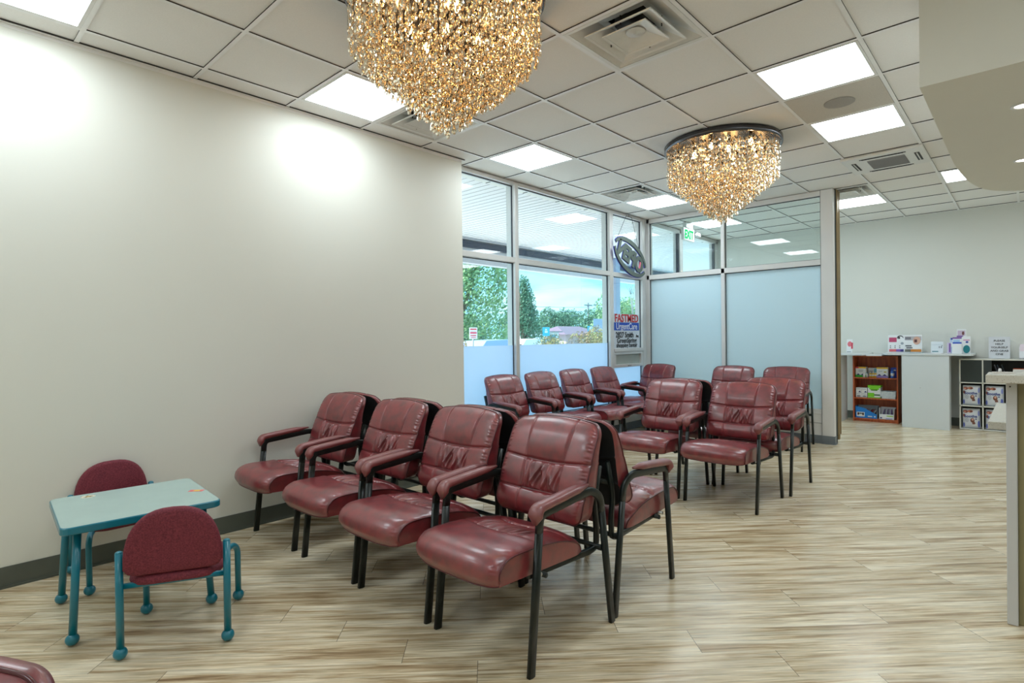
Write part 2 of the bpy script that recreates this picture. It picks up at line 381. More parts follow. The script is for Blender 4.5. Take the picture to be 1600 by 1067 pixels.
part(hm, 'hopper_sash')
hp = MB(); hp.box((WX, 5.80, .905), (WX+.012, 6.465, 1.04), P(176, 184, 178)); part(hp, 'hopper_panel', 'opaque grey hopper panel')
# mullions of the shop front (each a trim)
for k, (ya, yb) in enumerate([(2.93, 2.96), (3.808, 3.866), (5.665, 5.75), (6.515, 6.60)]):
    m = MB(); m.box((WX-.08, ya, .0), (WX+.05, yb, CZ), M_ALU, .003)
    m.box((WX-.004, ya-.006, .39), (WX+.012, ya, 2.93), M_ALUD)
    if k == 1 or k == 2: m.box((WX+.05, (ya+yb)/2-.004, .4), (WX+.052, (ya+yb)/2+.004, 2.9), M_ALU)
    struct(m, 'trim_%d' % (k+2))
m = MB(); m.box((WX-.06, 2.93, 0), (WX+.045, Y1, .34), M_WHITEF, .004); struct(m, 'wall_sill')
baseboard('baseboard_window', [(WX+.045, 2.93, WX+.045, 6.60, 1, 0)], M_BASE2, .10)
# vestibule side of the shop front
w = bpy.data.objects.new('window_4', None); COL.objects.link(w); w['kind'] = 'structure'; w.location = (WX, 6.8, 0)
def vp(mb, nm, label=None):
    o = mb.build(nm, w, label=label); o.location = (-WX, -6.8, 0)
f = MB(); f.box((WX-.05, 6.74, 2.91), (WX+.05, 9.17, CZ), M_ALU, .003)
for ya, yb in ((6.74, 6.80), (7.70, 7.80), (9.08, 9.17)): f.box((WX-.07, ya, .34), (WX+.05, yb, 2.95), M_ALU, .003)
for ya in (7.695, 9.075): f.box((WX-.006, ya-.03, .36), (WX+.03, ya+.004, 2.91), M_ALUD)
f.box((WX-.05, 6.74, 2.07), (WX+.05, 9.17, 2.12), M_ALU); f.box((WX+.045, 9.0, 2.20), (WX+.07, 9.03, 2.30), M_BLACK)
vp(f, 'window_frame')
gm = MB(); gm.box((WX-.003, 6.80, 2.12), (WX+.003, 7.70, 2.91), M_GLASS); gm.box((WX-.003, 7.80, 2.12), (WX+.003, 9.08, 2.91), M_GLASS)
gm.box((WX-.003, 6.80, .34), (WX+.003, 7.70, 2.07), M_GLASS); gm.box((WX-.003, 7.80, .34), (WX+.003, 9.08, 2.07), M_GLASS); vp(gm, 'window_glass')

# ------------------------------------------------------------------ glazed partition
PY = 6.63
w = bpy.data.objects.new('window_5', None); COL.objects.link(w); w['kind'] = 'structure'; w.location = (0, PY, 0)
def pp(mb, nm, label=None):
    o = mb.build(nm, w, label=label); o.location = (0, -PY, 0)
f = MB()
f.box((-.32, PY, 2.91), (1.96, PY+.10, CZ), M_WHITEF, .003)
f.box((-.32, PY, 2.10), (1.96, PY+.10, 2.166), M_WHITEF, .003)
f.box((-.32, PY, .35), (1.96, PY+.10, .40), M_WHITEF, .003)
f.box((-.37, PY, .35), (-.28, PY+.10, CZ), M_ALU, .003)
f.box((.768, PY, .35), (.815, PY+.10, CZ), M_WHITEF, .003)
for xa, xb in ((-.28, .768), (.815, 1.96)):
    for z in (2.096, 2.168, 2.908): f.box((xa, PY+.03, z-.004), (xb, PY+.05, z+.004), M_ALUD)
    f.box((xb-.006, PY+.03, .4), (xb, PY+.05, 2.91), M_ALUD); f.box((xa, PY+.03, .4), (xa+.006, PY+.05, 2.91), M_ALUD)
pp(f, 'window_frame')
gm = MB(); gm.box((-.28, PY+.045, 2.166), (.768, PY+.050, 2.91), M_GLASS2); gm.box((.815, PY+.045, 2.166), (1.96, PY+.050, 2.91), M_GLASS2); pp(gm, 'upper_pane')
fm = MB(); fm.box((-.28, PY+.040, .40), (.768, PY+.050, 2.10), M_FROST2); fm.box((.815, PY+.040, .40), (1.96, PY+.050, 2.10), M_FROST2); pp(fm, 'frosted_pane', 'frosted pale blue lower glass')
m = MB(); m.box((-.33, PY, 0), (1.96, PY+.10, .35), M_WHITEF); m.box((-.33, PY-.002, .235), (1.96, PY, .24), P(120, 118, 114)); m.box((-.33, PY-.008, .345), (1.96, PY, .358), M_WHITEF, .002); struct(m, 'wall_partition')
m = MB(); m.box((1.96, PY-.012, 0), (2.09, PY+.07, CZ), M_WHITEF, .004); m.box((1.955, PY-.01, .0), (1.96, PY, CZ), P(150, 148, 145)); struct(m, 'trim_6')
m = MB()
m.box((2.075, PY+.07, .09), (2.09, PY+.24, CZ), M_BRONZE, .003)
for yy in (.085, .135, .19): m.box((2.09, PY+yy, .10), (2.112, PY+yy+.025, CZ), M_BRONZE, .005)
m.box((2.09, PY+.07, .0), (2.10, PY+.085, CZ), P(70, 80, 80)); m.box((2.085, PY+.09, .05), (2.12, PY+.13, .12), M_BRONZE, .006); struct(m, 'trim_7')
baseboard('baseboard_partition', [(-.32, PY, 1.955, PY, 0, -1), (1.955, PY-.012, 2.095, PY-.012, 0, -1), (2.09, PY-.012, 2.09, PY+.07, 1, 0)], M_BASE2, .095)

# ------------------------------------------------------------------ ceiling fixtures
LIGHTS = [(-1, 0, 'square ceiling light panel above the left wall, cut by the top left corner'),
 (2, 0, 'square ceiling light panel behind the large chandelier, beside the left wall'),
 (5, 0, 'square ceiling light panel over the corner where the left wall meets the windows'),
 (9, 0, 'square ceiling light panel next to the far vent, above the hanging oval sign'),
 (5, 4, 'bright ceiling light panel in front of the speaker grille, the larger of that pair'),
 (7, 4, 'ceiling light panel between the speaker grille and the ceiling air conditioner'),
 (12, 3, 'ceiling light panel just past the end of the glass partition, beside a vent'),
 (12, 0, 'ceiling light panel seen through the upper glass of the partition'),
 (11, 5, 'ceiling light panel mostly hidden behind the rounded soffit corner'),
 (1, 4, 'added ceiling fill panel, unseen above the camera'), (-3, 0, 'added ceiling fill panel, unseen at the near end of the left wall'),  # unseen panels from here down, added to brighten the room
 (-3, 4, 'added ceiling fill panel, unseen behind the camera'),
 (-2, 8, 'added ceiling fill panel, unseen on the near right side'), (1, 8, 'added ceiling fill panel, unseen over the right side of the room'), (13, 8, 'added ceiling fill panel, unseen by the far right corner'), (10, 9, 'added ceiling fill panel, unseen over the far right floor')]
fr = MB()
a, b = .024, .585
for (p, q) in (((g+.001, g+.001), (T-g-.001, .030)), ((g+.001, T-.030), (T-g-.001, T-g-.001)), ((g+.001, .030), (.030, T-.030)), ((T-.030, .030), (T-g-.001, T-.030))):
    fr.box((p[0], p[1], -.002), (q[0], q[1], .006), M_WHT)
di = MB(); di.add([(.030, .030, .002), (.030, T-.030, .002), (T-.030, T-.030, .002), (T-.030, .030, .002)], [(0, 1, 2, 3)], M_PANEL)
first = None
for i, j, lab in LIGHTS:
    if first is None:
        first = thing('ceiling_light', lab, 'ceiling light', (j*T, i*T, CZ), group='recessed square ceiling lights')
        fr.build('frame', first); di.build('diffuser', first)
    else: dup(first, (j*T, i*T, CZ), 0, lab)
# supply vents
def square_ring(mb, h0, z0, h1, z1, mat, thick=.004, c=T/2):
    vs = []
    for h, z in ((h0, z0), (h1, z1), (h1, z1+thick), (h0, z0+thick)):
        vs += [(c-h, c-h, z), (c+h, c-h, z), (c+h, c+h, z), (c-h, c+h, z)]
    fs = []
    for r in range(4):
        n = (r+1) % 4
        for k in range(4): fs.append((r*4+k, r*4+(k+1) % 4, n*4+(k+1) % 4, n*4+k))
    mb.add(vs, fs, mat)
vent = None
for i, j, lab in ((3, 3, 'large square ceiling vent beside the large chandelier, nearest of the vents'), (3, 0, 'square ceiling vent partly hidden behind the tip of the large chandelier'),
                  (8, 0, 'small looking square ceiling vent before the far light panel by the windows'), (11, 3, 'square ceiling vent just past the end of the glass partition')):
    if vent is None:
        vent = thing('ceiling_vent', lab, 'ceiling vent', (j*T, i*T, CZ), group='square louvred ceiling vents')
        a1 = MB(); square_ring(a1, T/2-g-.001, -.001, .268, -.001, M_WHT); a1.build('frame', vent)
        a2 = MB(); square_ring(a2, .270, .002, .15, .075, M_LOUV)
        a2.lathe([(.115, .075), (.115, .20)], M_BLACK, (T/2, T/2, 0), 24)
        a2.add([(T/2-.29, T/2-.29, .21), (T/2+.29, T/2-.29, .21), (T/2+.29, T/2+.29, .21), (T/2-.29, T/2+.29, .21)], [(0, 3, 2, 1)], M_BLACK)
        square_ring(a2, .152, .075, .112, .078, M_LOUV); a2.build('pan', vent)
        a3 = MB(); square_ring(a3, .205, -.012, .19, -.008, M_WHT, .006); square_ring(a3, .195, -.010, .10, .045, M_LOUV); a3.build('louver_ring', vent)
        a4 = MB(); c = T/2; h = .128
        a4.add([(c-h, c-h, -.008), (c+h, c-h, -.008), (c+h, c+h, -.008), (c-h, c+h, -.008), (c-.03, c-.03, .035), (c+.03, c-.03, .035), (c+.03, c+.03, .035), (c-.03, c+.03, .035)],
               [(0, 1, 5, 4), (1, 2, 6, 5), (2, 3, 7, 6), (3, 0, 4, 7), (4, 5, 6, 7)], M_LOUV)
        square_ring(a4, h+.008, -.014, h-.004, -.008, M_WHT, .006); a4.lathe([(.055, .022), (.05, .016), (.012, .014), (.012, .008)], M_WHT, (c, c, 0), 24)
        for sx in (-1, 1):
            a4.box((c+sx*.16-.003, c-.003, -.005), (c+sx*.16+.003, c+.003, .05), M_CHROME); a4.box((c-.003, c+sx*.16-.003, -.005), (c+.003, c+sx*.16+.003, .05), M_CHROME)
        a4.build('centre_plate', vent, label='stepped square centre plate')
    else: dup(vent, (j*T, i*T, CZ), 0, lab)
# speaker panel
t = thing('speaker_grille', 'beige perforated ceiling panel with a round speaker between two light panels', 'ceiling speaker', (4*T, 6*T, CZ))
m = MB(); m.box((g+.002, g+.002, -.001), (T-g-.002, T-g-.002, .004), pbr('perforated_panel', (.66, .63, .57), .7, alt=(.55, .52, .47), scale=400)); m.build('panel', t)
m = MB(); m.lathe([(.10, -.001), (.10, -.006), (.092, -.008), (.0, -.009)], pbr('speaker_mesh', (.42, .40, .37), .7, alt=(.30, .29, .27), scale=500), (T/2, T/2, 0), 32); m.build('speaker_cone', t, label='round speaker mesh')
# cassette air conditioner
t = thing('ceiling_air_conditioner', 'white ceiling cassette air conditioner with grey centre grille and side slots', 'air conditioner', (4*T, 9*T, CZ))
m = MB(); m.box((-.025, -.005, -.026), (T+.015, T+.012, -.001), M_WHT, .008, seg=2); m.build('panel', t)
m = MB(); m.box((.17, .15, -.031), (.47, .50, -.024), M_GRILL, .003)
for k in range(14): m.box((.17, .17+k*.023, -.034), (.47, .176+k*.023, -.031), P(150, 150, 150))
m.build('grille', t)
for (p, q) in (((.12, .06), (.49, .085)), ((.12, .555), (.49, .58)), ((.035, .16), (.075, .46)), ((.54, .16), (.58, .46))):
    m = MB(); m.box((p[0], p[1], -.0275), (q[0], q[1], -.0255), M_BLACK)
    if q[0]-p[0] > .2: m.box((p[0]+.02, p[1]+.012, -.032), (q[0]-.02, p[1]+.019, -.027), M_CHROME)
    else: m.box((p[0]+.016, p[1]+.01, -.033), (p[0]+.024, q[1]-.01, -.027), M_WHT)
    m.build('air_slot', t)
# recessed downlights in the soffit
dl = None
for x, y, lab in ((3.735, 3.221, 'small round recessed light in the soffit, nearer to the upper right edge of the photo'), (3.726, 4.448, 'small round recessed light in the soffit, nearer to its rounded end')):
    if dl is None:
        dl = thing('recessed_downlight', lab, 'downlight', (x, y, 2.44), group='recessed soffit lights')
        m = MB(); m.lathe([(.05, .0), (.05, -.004), (.038, -.005), (.036, -.001)], M_WHT, n=28); m.build('trim_ring', dl)
        m = MB(); m.lathe([(.034, -.002), (.0, -.0025)], emis('downlight_glow', (1, .95, .85), 4), n=24); m.build('lens', dl)
    else: dup(dl, (x, y, 2.44), 0, lab)

# ------------------------------------------------------------------ chandeliers
def gem_data():
    vs = []; prof = [(.0, 0), (.35, -.16), (.78, -.45), (1., -.68), (.72, -.88), (0, -1.)]
    n = 6; fs = []
    for r, z in prof[1:-1]:
        for k in range(n): th = 2*PI*(k+.5*(len(vs)//n % 2))/n; vs.append((r, th, z))
    return prof, n
def gem(mb, c, L, W, rot, tilt=(0, 0)):
    n = 6; vs = [(c[0], c[1], c[2])]; prof = [(.38, -.20), (.80, -.48), (1., -.70), (.66, -.90)]
    for q, (r, z) in enumerate(prof):
        for k in range(n):
            th = rot+2*PI*(k+.5*(q % 2))/n
            vs.append((c[0]+r*W*math.cos(th)+tilt[0]*z*L, c[1]+r*W*math.sin(th)*.62+tilt[1]*z*L, c[2]+z*L))
    vs.append((c[0]-tilt[0]*L, c[1]-tilt[1]*L, c[2]-L)); fs = []
    for k in range(n): fs.append((0, 1+k, 1+(k+1) % n))
    for q in range(3):
        for k in range(n):
            a_, b_, c_, d_ = 1+q*n+k, 1+q*n+(k+1) % n, 1+(q+1)*n+(k+1) % n, 1+(q+1)*n+k
            fs += [(a_, b_, d_), (b_, c_, d_)] if q % 2 == 0 else [(a_, b_, c_), (a_, c_, d_)]
    e = len(vs)-1
    for k in range(n): fs.append((1+3*n+k, e, 1+3*n+(k+1) % n))
    mb.add(vs, fs, M_CRYS, False)
def make_chandelier(name, lab, loc):
    t = thing(name, lab, 'chandelier', loc, group='crystal cluster chandeliers')
    m = MB(); m.lathe([(.49, -.0), (.49, -.045), (.475, -.05), (.47, -.022), (.0, -.022)], M_CHROME, n=64); m.build('ceiling_disc', t, label='dark metal rim disc')
    for k in range(12):
        ph = k*2.399; r = .40*math.sqrt((k+.5)/12)
        m = MB(); m.lathe([(.012, -.022), (.014, -.06), (.010, -.07)], M_CHROME, (r*math.cos(ph), r*math.sin(ph), 0), 10)
        m.build('lamp_holder', t)
        m = MB(); m.lathe([(.009, -.07), (.017, -.085), (.020, -.10), (.014, -.118), (.0, -.13)], M_BULB, (r*math.cos(ph), r*math.sin(ph), 0), 10); m.build('bulb', t, label='glowing amber bulb')
    rnd = random.Random(11); gems = []
    ring = 0
    for R in [.015, .04]+[.075+.038*k for k in range(11)]:
        R = min(R, .467); n = max(3, int(2*PI*R/.036))
        depth = .69-.385*(R/.48)**1.15
        for k in range(n):
            th = 2*PI*(k+.5*(ring % 2))/n+rnd.uniform(-.15, .15)/max(1, n/8)
            rr = R+rnd.uniform(-.008, .008); x, y = rr*math.cos(th), rr*math.sin(th)
            end = -depth+rnd.uniform(-.02, .025)
            z = end+.044
            cnt = 0; lim = 9 if R > .40 else 5
            while z < -.05 and cnt < lim:
                gems.append((R, z, x, y)); z += .044+rnd.uniform(0, .006); cnt += 1
        ring += 1
    # strands (fine wires) + the gem cloud; the lowest and outermost ones are parts of their own
    gems.sort(key=lambda q: (q[1]-.25*q[0]))
    own = gems[:90]; rest = gems[90:]
    for q in own:
        m = MB(); gem(m, (0, 0, 0), .052, .0135, rnd.uniform(0, 6)); o = m.build('crystal', t); o.location = (q[2], q[3], q[1])
    m = MB()
    for q in rest: gem(m, (q[2], q[3], q[1]), rnd.uniform(.042, .050), rnd.uniform(.011, .0135), rnd.uniform(0, 6), (rnd.uniform(-.12, .12), rnd.uniform(-.12, .12)))
    m.build('crystals', t, kind='stuff')
    m = MB()
    for k in range(46):
        th = 2*PI*k/46; m.box((.462*math.cos(th)-.0006, .462*math.sin(th)-.0006, -.27), (.462*math.cos(th)+.0006, .462*math.sin(th)+.0006, -.04), M_CHROME)
    m.build('wires', t, kind='stuff')
    return t
ch = make_chandelier('chandelier', 'large crystal chandelier glowing amber, cut off by the top edge of the photo', (1.66, 1.14, CZ))
dup(ch, (1.76, 4.25, CZ), .6, 'whole round crystal chandelier with dark rim, hanging before the glass partition')

# ------------------------------------------------------------------ waiting room chair
def smooth_path(pts, r=.03, seg=5):
    pts = [Vector(p) for p in pts]; out = [pts[0]]
    for i in range(1, len(pts)-1):
        a, b, c = pts[i-1], pts[i], pts[i+1]
        rr = r[i-1] if isinstance(r, (list, tuple)) else r
        d1 = (a-b); d2 = (c-b); k = min(rr, d1.length*.48, d2.length*.48)
        p, q = b+d1.normalized()*k, b+d2.normalized()*k
        for s_ in range(seg+1):
            u = s_/seg; out.append((1-u)**2*p+2*u*(1-u)*b+u*u*q)
    out.append(pts[-1]); return out
def gau(d, w): return math.exp(-(d/w)**2)
def sstep(a, b, x):
    x = max(0, min(1, (x-a)/(b-a))); return x*x*(3-2*x)
def back_front(t_, s_):
    """t in -1..1 bottom..top, s in -1..1; returns y,z of the front edge line"""
    z = .675+.205*t_
    arch = .022*(1-s_*s_)
    if t_ > 0: z += arch*t_
    else: z += .006*(1-s_*s_)*t_
    q = max(0, z-.46)
    return .095+.20*q+.45*q*q, z
def back_thick(z): return .085-.062*sstep(.58, .90, z)
def make_back(parent):
    HW, HH, RC = .252, .205, .052
    nx, ny = 170, 110
    vs = []; fs = []
    def rr_map(s_, t_):       # rounds only the four corners, everything else stays put
        x, y = abs(s_)*HW, abs(t_)*HH
        a_, b_ = (x-(HW-RC))/RC, (y-(HH-RC))/RC
        if a_ > 0 and b_ > 0:
            x, y = HW-RC+RC*a_*math.sqrt(1-b_*b_/2), HH-RC+RC*b_*math.sqrt(1-a_*a_/2)
        return math.copysign(x/HW, s_), math.copysign(y/HH, t_)
    def pleat(x, v):   # x across -1..1 in the panel, v 0..1 up
        a = 0
        for k, (x0, sl, w, am) in enumerate(((-.86, .10, .060, .9), (-.66, .34, .062, 1), (-.46, -.22, .060, .9), (-.27, .40, .064, 1.1), (-.08, .30, .058, .9), (.10, -.26, .062, 1.1), (.27, .36, .064, 1), (.45, .14, .058, .9), (.62, -.24, .064, 1.1), (.78, .20, .058, .9), (.92, -.05, .05, .8))):
            c = x0+sl*(v-.5)+.07*math.sin(5*v+k)
            a += am*gau(x-c, w)*math.sin(PI*min(1, max(0, v*(.9+.1*(k % 3)))))**.5
        return a
    def H(s_, t_):
        edge = (1-abs(s_)**7)*(1-abs(t_)**7)
        h = .026*max(0, edge)**.5
        t1 = .20-.10*(1-s_*s_)+.02      # upper seam
        t2 = -.46-.03*(1-s_*s_)
        sv = .44+.06*max(0, t_-t1)
        inn = sstep(sv+.02, sv-.05, abs(s_))
        if t_ > t1:
            v = (t_-t1)/(1-t1); h += .012*math.sin(PI*min(1, v*1.05))*(.35+.65*inn)
            h -= .010*inn*gau(v, .22)
        elif t_ > t2:
            v = (t_-t2)/(t1-t2)
            h += .004*math.sin(PI*v)*(1-inn)
            if inn > 0: h += inn*(-.009+.0150*pleat(s_/sv, v)*sstep(0, .12, v)*sstep(0, .08, 1-v)+.004*math.sin(PI*v))
        else:
            v = (t_+1)/(t2+1); h += .012*math.sin(PI*min(1, v))
        h -= .0115*gau((t_-t1)*HH, .0052)
        h -= .0100*gau((t_-t2)*HH, .0050)
        fade = 1
        h -= .0075*gau((abs(s_)-sv)*HW, .0042)*fade
        # gathers next to the side piping
        h += .0026*math.sin(t_*70+math.sin(t_*23)*1.5)*gau(abs(s_)-.93, .05)*(1 if t_ > -.5 else .3)
        return h
    for b_ in range(ny+1):
        for a_ in range(nx+1):
            s0, t0 = -1+2*a_/nx, -1+2*b_/ny
            s0 = math.copysign(abs(s0)**.93, s0); t0 = math.copysign(abs(t0)**.95, t0)
            s_, t_ = rr_map(s0, t0)
            yf, z = back_front(t_, s_)
            h = H(s0, t0)*(1-.6*abs(s0)**30)
            cv = -.012*s_*s_
            vs.append((s_*HW, yf-h*.97+cv+.004, z+h*.22))
    W = nx+1
    for b_ in range(ny):
        for a_ in range(nx): fs.append((b_*W+a_, b_*W+a_+1, (b_+1)*W+a_+1, (b_+1)*W+a_))
    border = [a_ for a_ in range(nx+1)]+[b_*W+nx for b_ in range(1, ny+1)]+[ny*W+a_ for a_ in range(nx-1, -1, -1)]+[b_*W for b_ in range(ny-1, 0, -1)]
    m = MB(); m.add(vs, fs, M_LEATH, True)
    ring0 = [Vector(vs[k]) for k in border]; nb = len(ring0)
    def rear(p, f, shrink=1.):
        return Vector((p.x*shrink, p.y+back_thick(p.z)*f, .675+(p.z-.675)*shrink))
    rows = [ring0]+[[rear(p, f, sh) for p in ring0] for f, sh in ((.12, 1.004), (.5, 1.006), (.9, 1.0), (1.0, .975))]
    vv = [p for r_ in rows for p in r_]; ff = []
    for r_ in range(len(rows)-1):
        for k in range(nb): k2 = (k+1) % nb; ff.append((r_*nb+k, (r_+1)*nb+k, (r_+1)*nb+k2, r_*nb+k2))
    m.add(vv, ff, M_LEATH, True)
    last = rows[-1]; cen = sum(last, Vector())/nb; cen.y = back_front(0, 0)[0]+.004+back_thick(.675)
    mid = [cen+(p-cen)*.5 for p in last]
    for k, p in enumerate(mid): p.y = (last[k].y+cen.y)/2
    vv = last+mid+[cen]; ff = []
    for k in range(nb): k2 = (k+1) % nb; ff += [(k, nb+k, nb+k2, k2), (nb+k, 2*nb, nb+k2)]
    m.add(vv, ff, M_CHB, True)
    o = m.build('backrest', parent)
    pm = MB(); pr = [Vector((p.x*1.002, p.y-.002, p.z)) for p in ring0[::3]]; pr.append(pr[0].copy())
    sweep_any(pm, pr, .0034, M_PIPE); pm.build('piping', o)
    return o
def sweep_any(mb, path, r, mat, n=6):
    rings = []; path = [Vector(p) for p in path]; prev = None
    for i, p in enumerate(path):
        t_ = (path[min(i+1, len(path)-1)]-path[max(i-1, 0)]).normalized()
        if prev is None: prev = Vector((0, 0, 1)) if abs(t_.z) < .9 else Vector((1, 0, 0))
        u = (prev-t_*prev.dot(t_)).normalized(); prev = u; w_ = t_.cross(u)
        rings.append([p+u*r*math.cos(2*PI*j/n)+w_*r*math.sin(2*PI*j/n) for j in range(n)])
    vs = [v for q in rings for v in q]; fs = []
    for i in range(len(rings)-1):
        for j in range(n): k = (j+1) % n; fs.append((i*n+j, i*n+k, (i+1)*n+k, (i+1)*n+j))
    fs += [tuple(range(n-1, -1, -1)), tuple((len(rings)-1)*n+j for j in range(n))]
    mb.add(vs, fs, mat, True)
def cr(pts, u):
    n = len(pts)-1; f = min(u*n, n-1e-6); i = int(f); t_ = f-i
    p = [Vector(pts[max(0, min(n, k))]) for k in (i-1, i, i+1, i+2)]
    return .5*((2*p[1])+(p[2]-p[0])*t_+(2*p[0]-5*p[1]+4*p[2]-p[3])*t_*t_+(3*p[1]-p[0]-3*p[2]+p[3])*t_**3)
def make_seat(parent):
    HW = .240
    side = [(-.385, .372), (-.402, .405), (-.385, .440), (-.335, .462), (-.20, .460), (-.06, .445), (.05, .415), (.10, .385), (.115, .350)]
    cent = [(-.425, .362), (-.452, .405), (-.435, .458), (-.360, .488), (-.20, .482), (-.06, .468), (.06, .445), (.125, .402), (.125, .350)]
    nx, ny = 150, 130; vs = []; fs = []
    def pl(x, v):
        a = 0
        for k, (x0, sl, w, am) in enumerate(((-.88, .25, .06, .8), (-.66, .5, .07, 1), (-.44, .35, .065, .9), (-.22, .55, .07, 1.1), (.02, .30, .065, .9), (.22, .5, .07, 1.1), (.44, .35, .065, .9), (.64, .2, .07, 1), (.86, .3, .06, .8))):
            a += am*gau(x-(x0+sl*(v-.5)), w)
        return a
    for b_ in range(ny+1):
        u = b_/ny
        ps, pc = cr(side, u), cr(cent, u)
        e = .004; q0, q1 = cr(cent, max(0, u-e)), cr(cent, min(1, u+e)); tg = (q1-q0).normalized(); nr = Vector((-tg.y, tg.x))
        for a_ in range(nx+1):
            s_ = -1+2*a_/nx; s_ = math.copysign(abs(s_)**.92, s_)
            k = (1-abs(s_)**3.4)**.62 if abs(s_) < 1 else 0
            p = ps*(1-k)+pc*k
            y = p.x; h = 0
            if u > .28:
                y1 = -.140-.052*(1-s_*s_); y2 = .030-.078*gau(s_, .55)
                h -= .0120*gau(y-y1, .0060)
                inn = sstep(.60, .50, abs(s_))
                h -= .0100*gau(y-y2, .0055)
                if y1 < y < y2:
                    v = (y-y1)/(y2-y1)
                    h += inn*(-.011+.0160*pl(s_/.55, v)*math.sin(PI*v)**.4)
                h += .004*gau(y-(y1-.03), .03)
                h -= .0035*gau((abs(s_)-.53)*HW, .004)*sstep(y1, y1+.01, y)*sstep(y2+.01, y2, y)
            h += .0016*math.sin(u*95+math.sin(u*31)*2)*gau(abs(s_)-.93, .05)
            h *= 1-abs(s_)**14
            wid = HW*(1-.05*sstep(.75, 1, u)-.03*sstep(.12, 0, u))
            vs.append((s_*wid, p.x+nr.x*h, p.y+nr.y*h))
    W = nx+1
    for b_ in range(ny):
        for a_ in range(nx): fs.append((b_*W+a_, b_*W+a_+1, (b_+1)*W+a_+1, (b_+1)*W+a_))
    m = MB(); m.add(vs, fs, M_LEATH, True)
    for col_, flip in ((0, 1), (nx, 0)):      # side walls down to the flat underside
        top = [Vector(vs[b_*W+col_]) for b_ in range(ny+1)]
        bot = []
        for b_, p in enumerate(top):
            y = p.y; zb = .372-.022*(y+.385)/.50
            bot.append(Vector((p.x*.995, y, min(zb, p.z))))
        mid = [(a_*.5+c_*.5)+Vector((.004*(1 if col_ else -1), 0, 0)) for a_, c_ in zip(top, bot)]
        v2 = top+mid+bot; f2 = []; n_ = ny+1
        for r_ in range(2):
            for b_ in range(ny):
                q = (r_*n_+b_, r_*n_+b_+1, (r_+1)*n_+b_+1, (r_+1)*n_+b_); f2.append(q if not flip else q[::-1])
        m.add(v2, f2, M_LEATH, True)
    bl = [Vector(vs[a_]) for a_ in range(nx+1)]; br = [Vector(vs[ny*W+a_]) for a_ in range(nx+1)]
    m.add(bl+br, [(a_+1, a_, nx+1+a_, nx+2+a_) for a_ in range(nx)], M_CHB)
    o = m.build('seat', parent)
    pm = MB()
    for col_ in (0, nx): sweep_any(pm, [Vector(vs[b_*W+col_])+Vector((.0015*(1 if col_ else -1), 0, .001)) for b_ in range(0, ny+1, 3)], .0033, M_PIPE)
    sweep_any(pm, [Vector(vs[a_]) for a_ in range(0, nx+1, 3)], .0033, M_PIPE); pm.build('piping', o)
    return o
def make_chair(lab, loc, rz):
    t = thing('waiting_chair', lab, 'chair', loc, rz, 'burgundy waiting room chairs')
    make_seat(t); make_back(t)
    for sx in (1, -1):
        x = .272*sx
        m = MB(); m.sweep([(x, -.270, 0), (x, -.2135, .53)], .0180, .0100, M_CHF, n=12, pw=4.5); m.build('leg', t)
        m = MB(); m.sweep([(x, .288, 0), (x, .214, .515)], .0180, .0100, M_CHF, n=12, pw=4.5); m.build('leg', t)
        arc = smooth_path([(x, -.2135, .53), (x, -.2065, .598), (x, .135, .625), (x, .205, .58), (x, .214, .515)], [.06, .07, .05], 6)
        m = MB(); m.sweep(arc, .0180, .0100, M_CHF, n=12, pw=4.5); m.build('arm_frame', t)
        pth = smooth_path([(x, -.236, .566), (x, -.230, .626), (x, -.02, .645), (x, .112, .652)], [.06, .05], 7)
        sc = []; n_ = len(pth)
        for i in range(n_):
            u = i/(n_-1); e = min(1, math.sin(min(1, u/.10)*PI/2)+.25, math.sin(min(1, (1-u)/.06)*PI/2)+.3)
            sc.append((e*(1.0-.15*u), e*(1.10-.25*u)))
        m = MB(); m.sweep(pth, .0190, .0300, M_PAD, n=16, pw=2.5, scale=sc)
        m.build('armrest_pad', t)
        xr = .226*sx
        rail = smooth_path([(xr, -.225, .358), (xr, .19, .336), (xr, .237, .345), (xr, .240, .44), (xr, .222, .54), (xr, .268, .70)], [.03, .05, .04, .05], 5)
        m = MB(); m.sweep(rail, .0140, .0105, M_CHF, n=12, pw=4); m.build('seat_rail', t)
        m = MB(); m.cyl((.262*sx, -.192, .362), (.215*sx, -.192, .356), .0085, M_BOLT, 10); m.cyl((.262*sx, .225, .345), (.222*sx, .225, .345), .010, M_CHF, 10); m.build('bolt', t)
    m = MB(); m.cyl((-.262, -.16, .348), (.262, -.16, .348), .011, M_CHF, 10); m.build('cross_bar', t)
    m = MB(); m.cyl((-.262, .225, .350), (.262, .225, .350), .011, M_CHF, 10); m.build('cross_bar', t)
    m = MB(); m.sweep([(-.226, .244, .60), (.226, .244, .60)], .012, .004, M_CHF, up=(0, 1, 0), n=8); m.build('back_bracket', t)
    return t
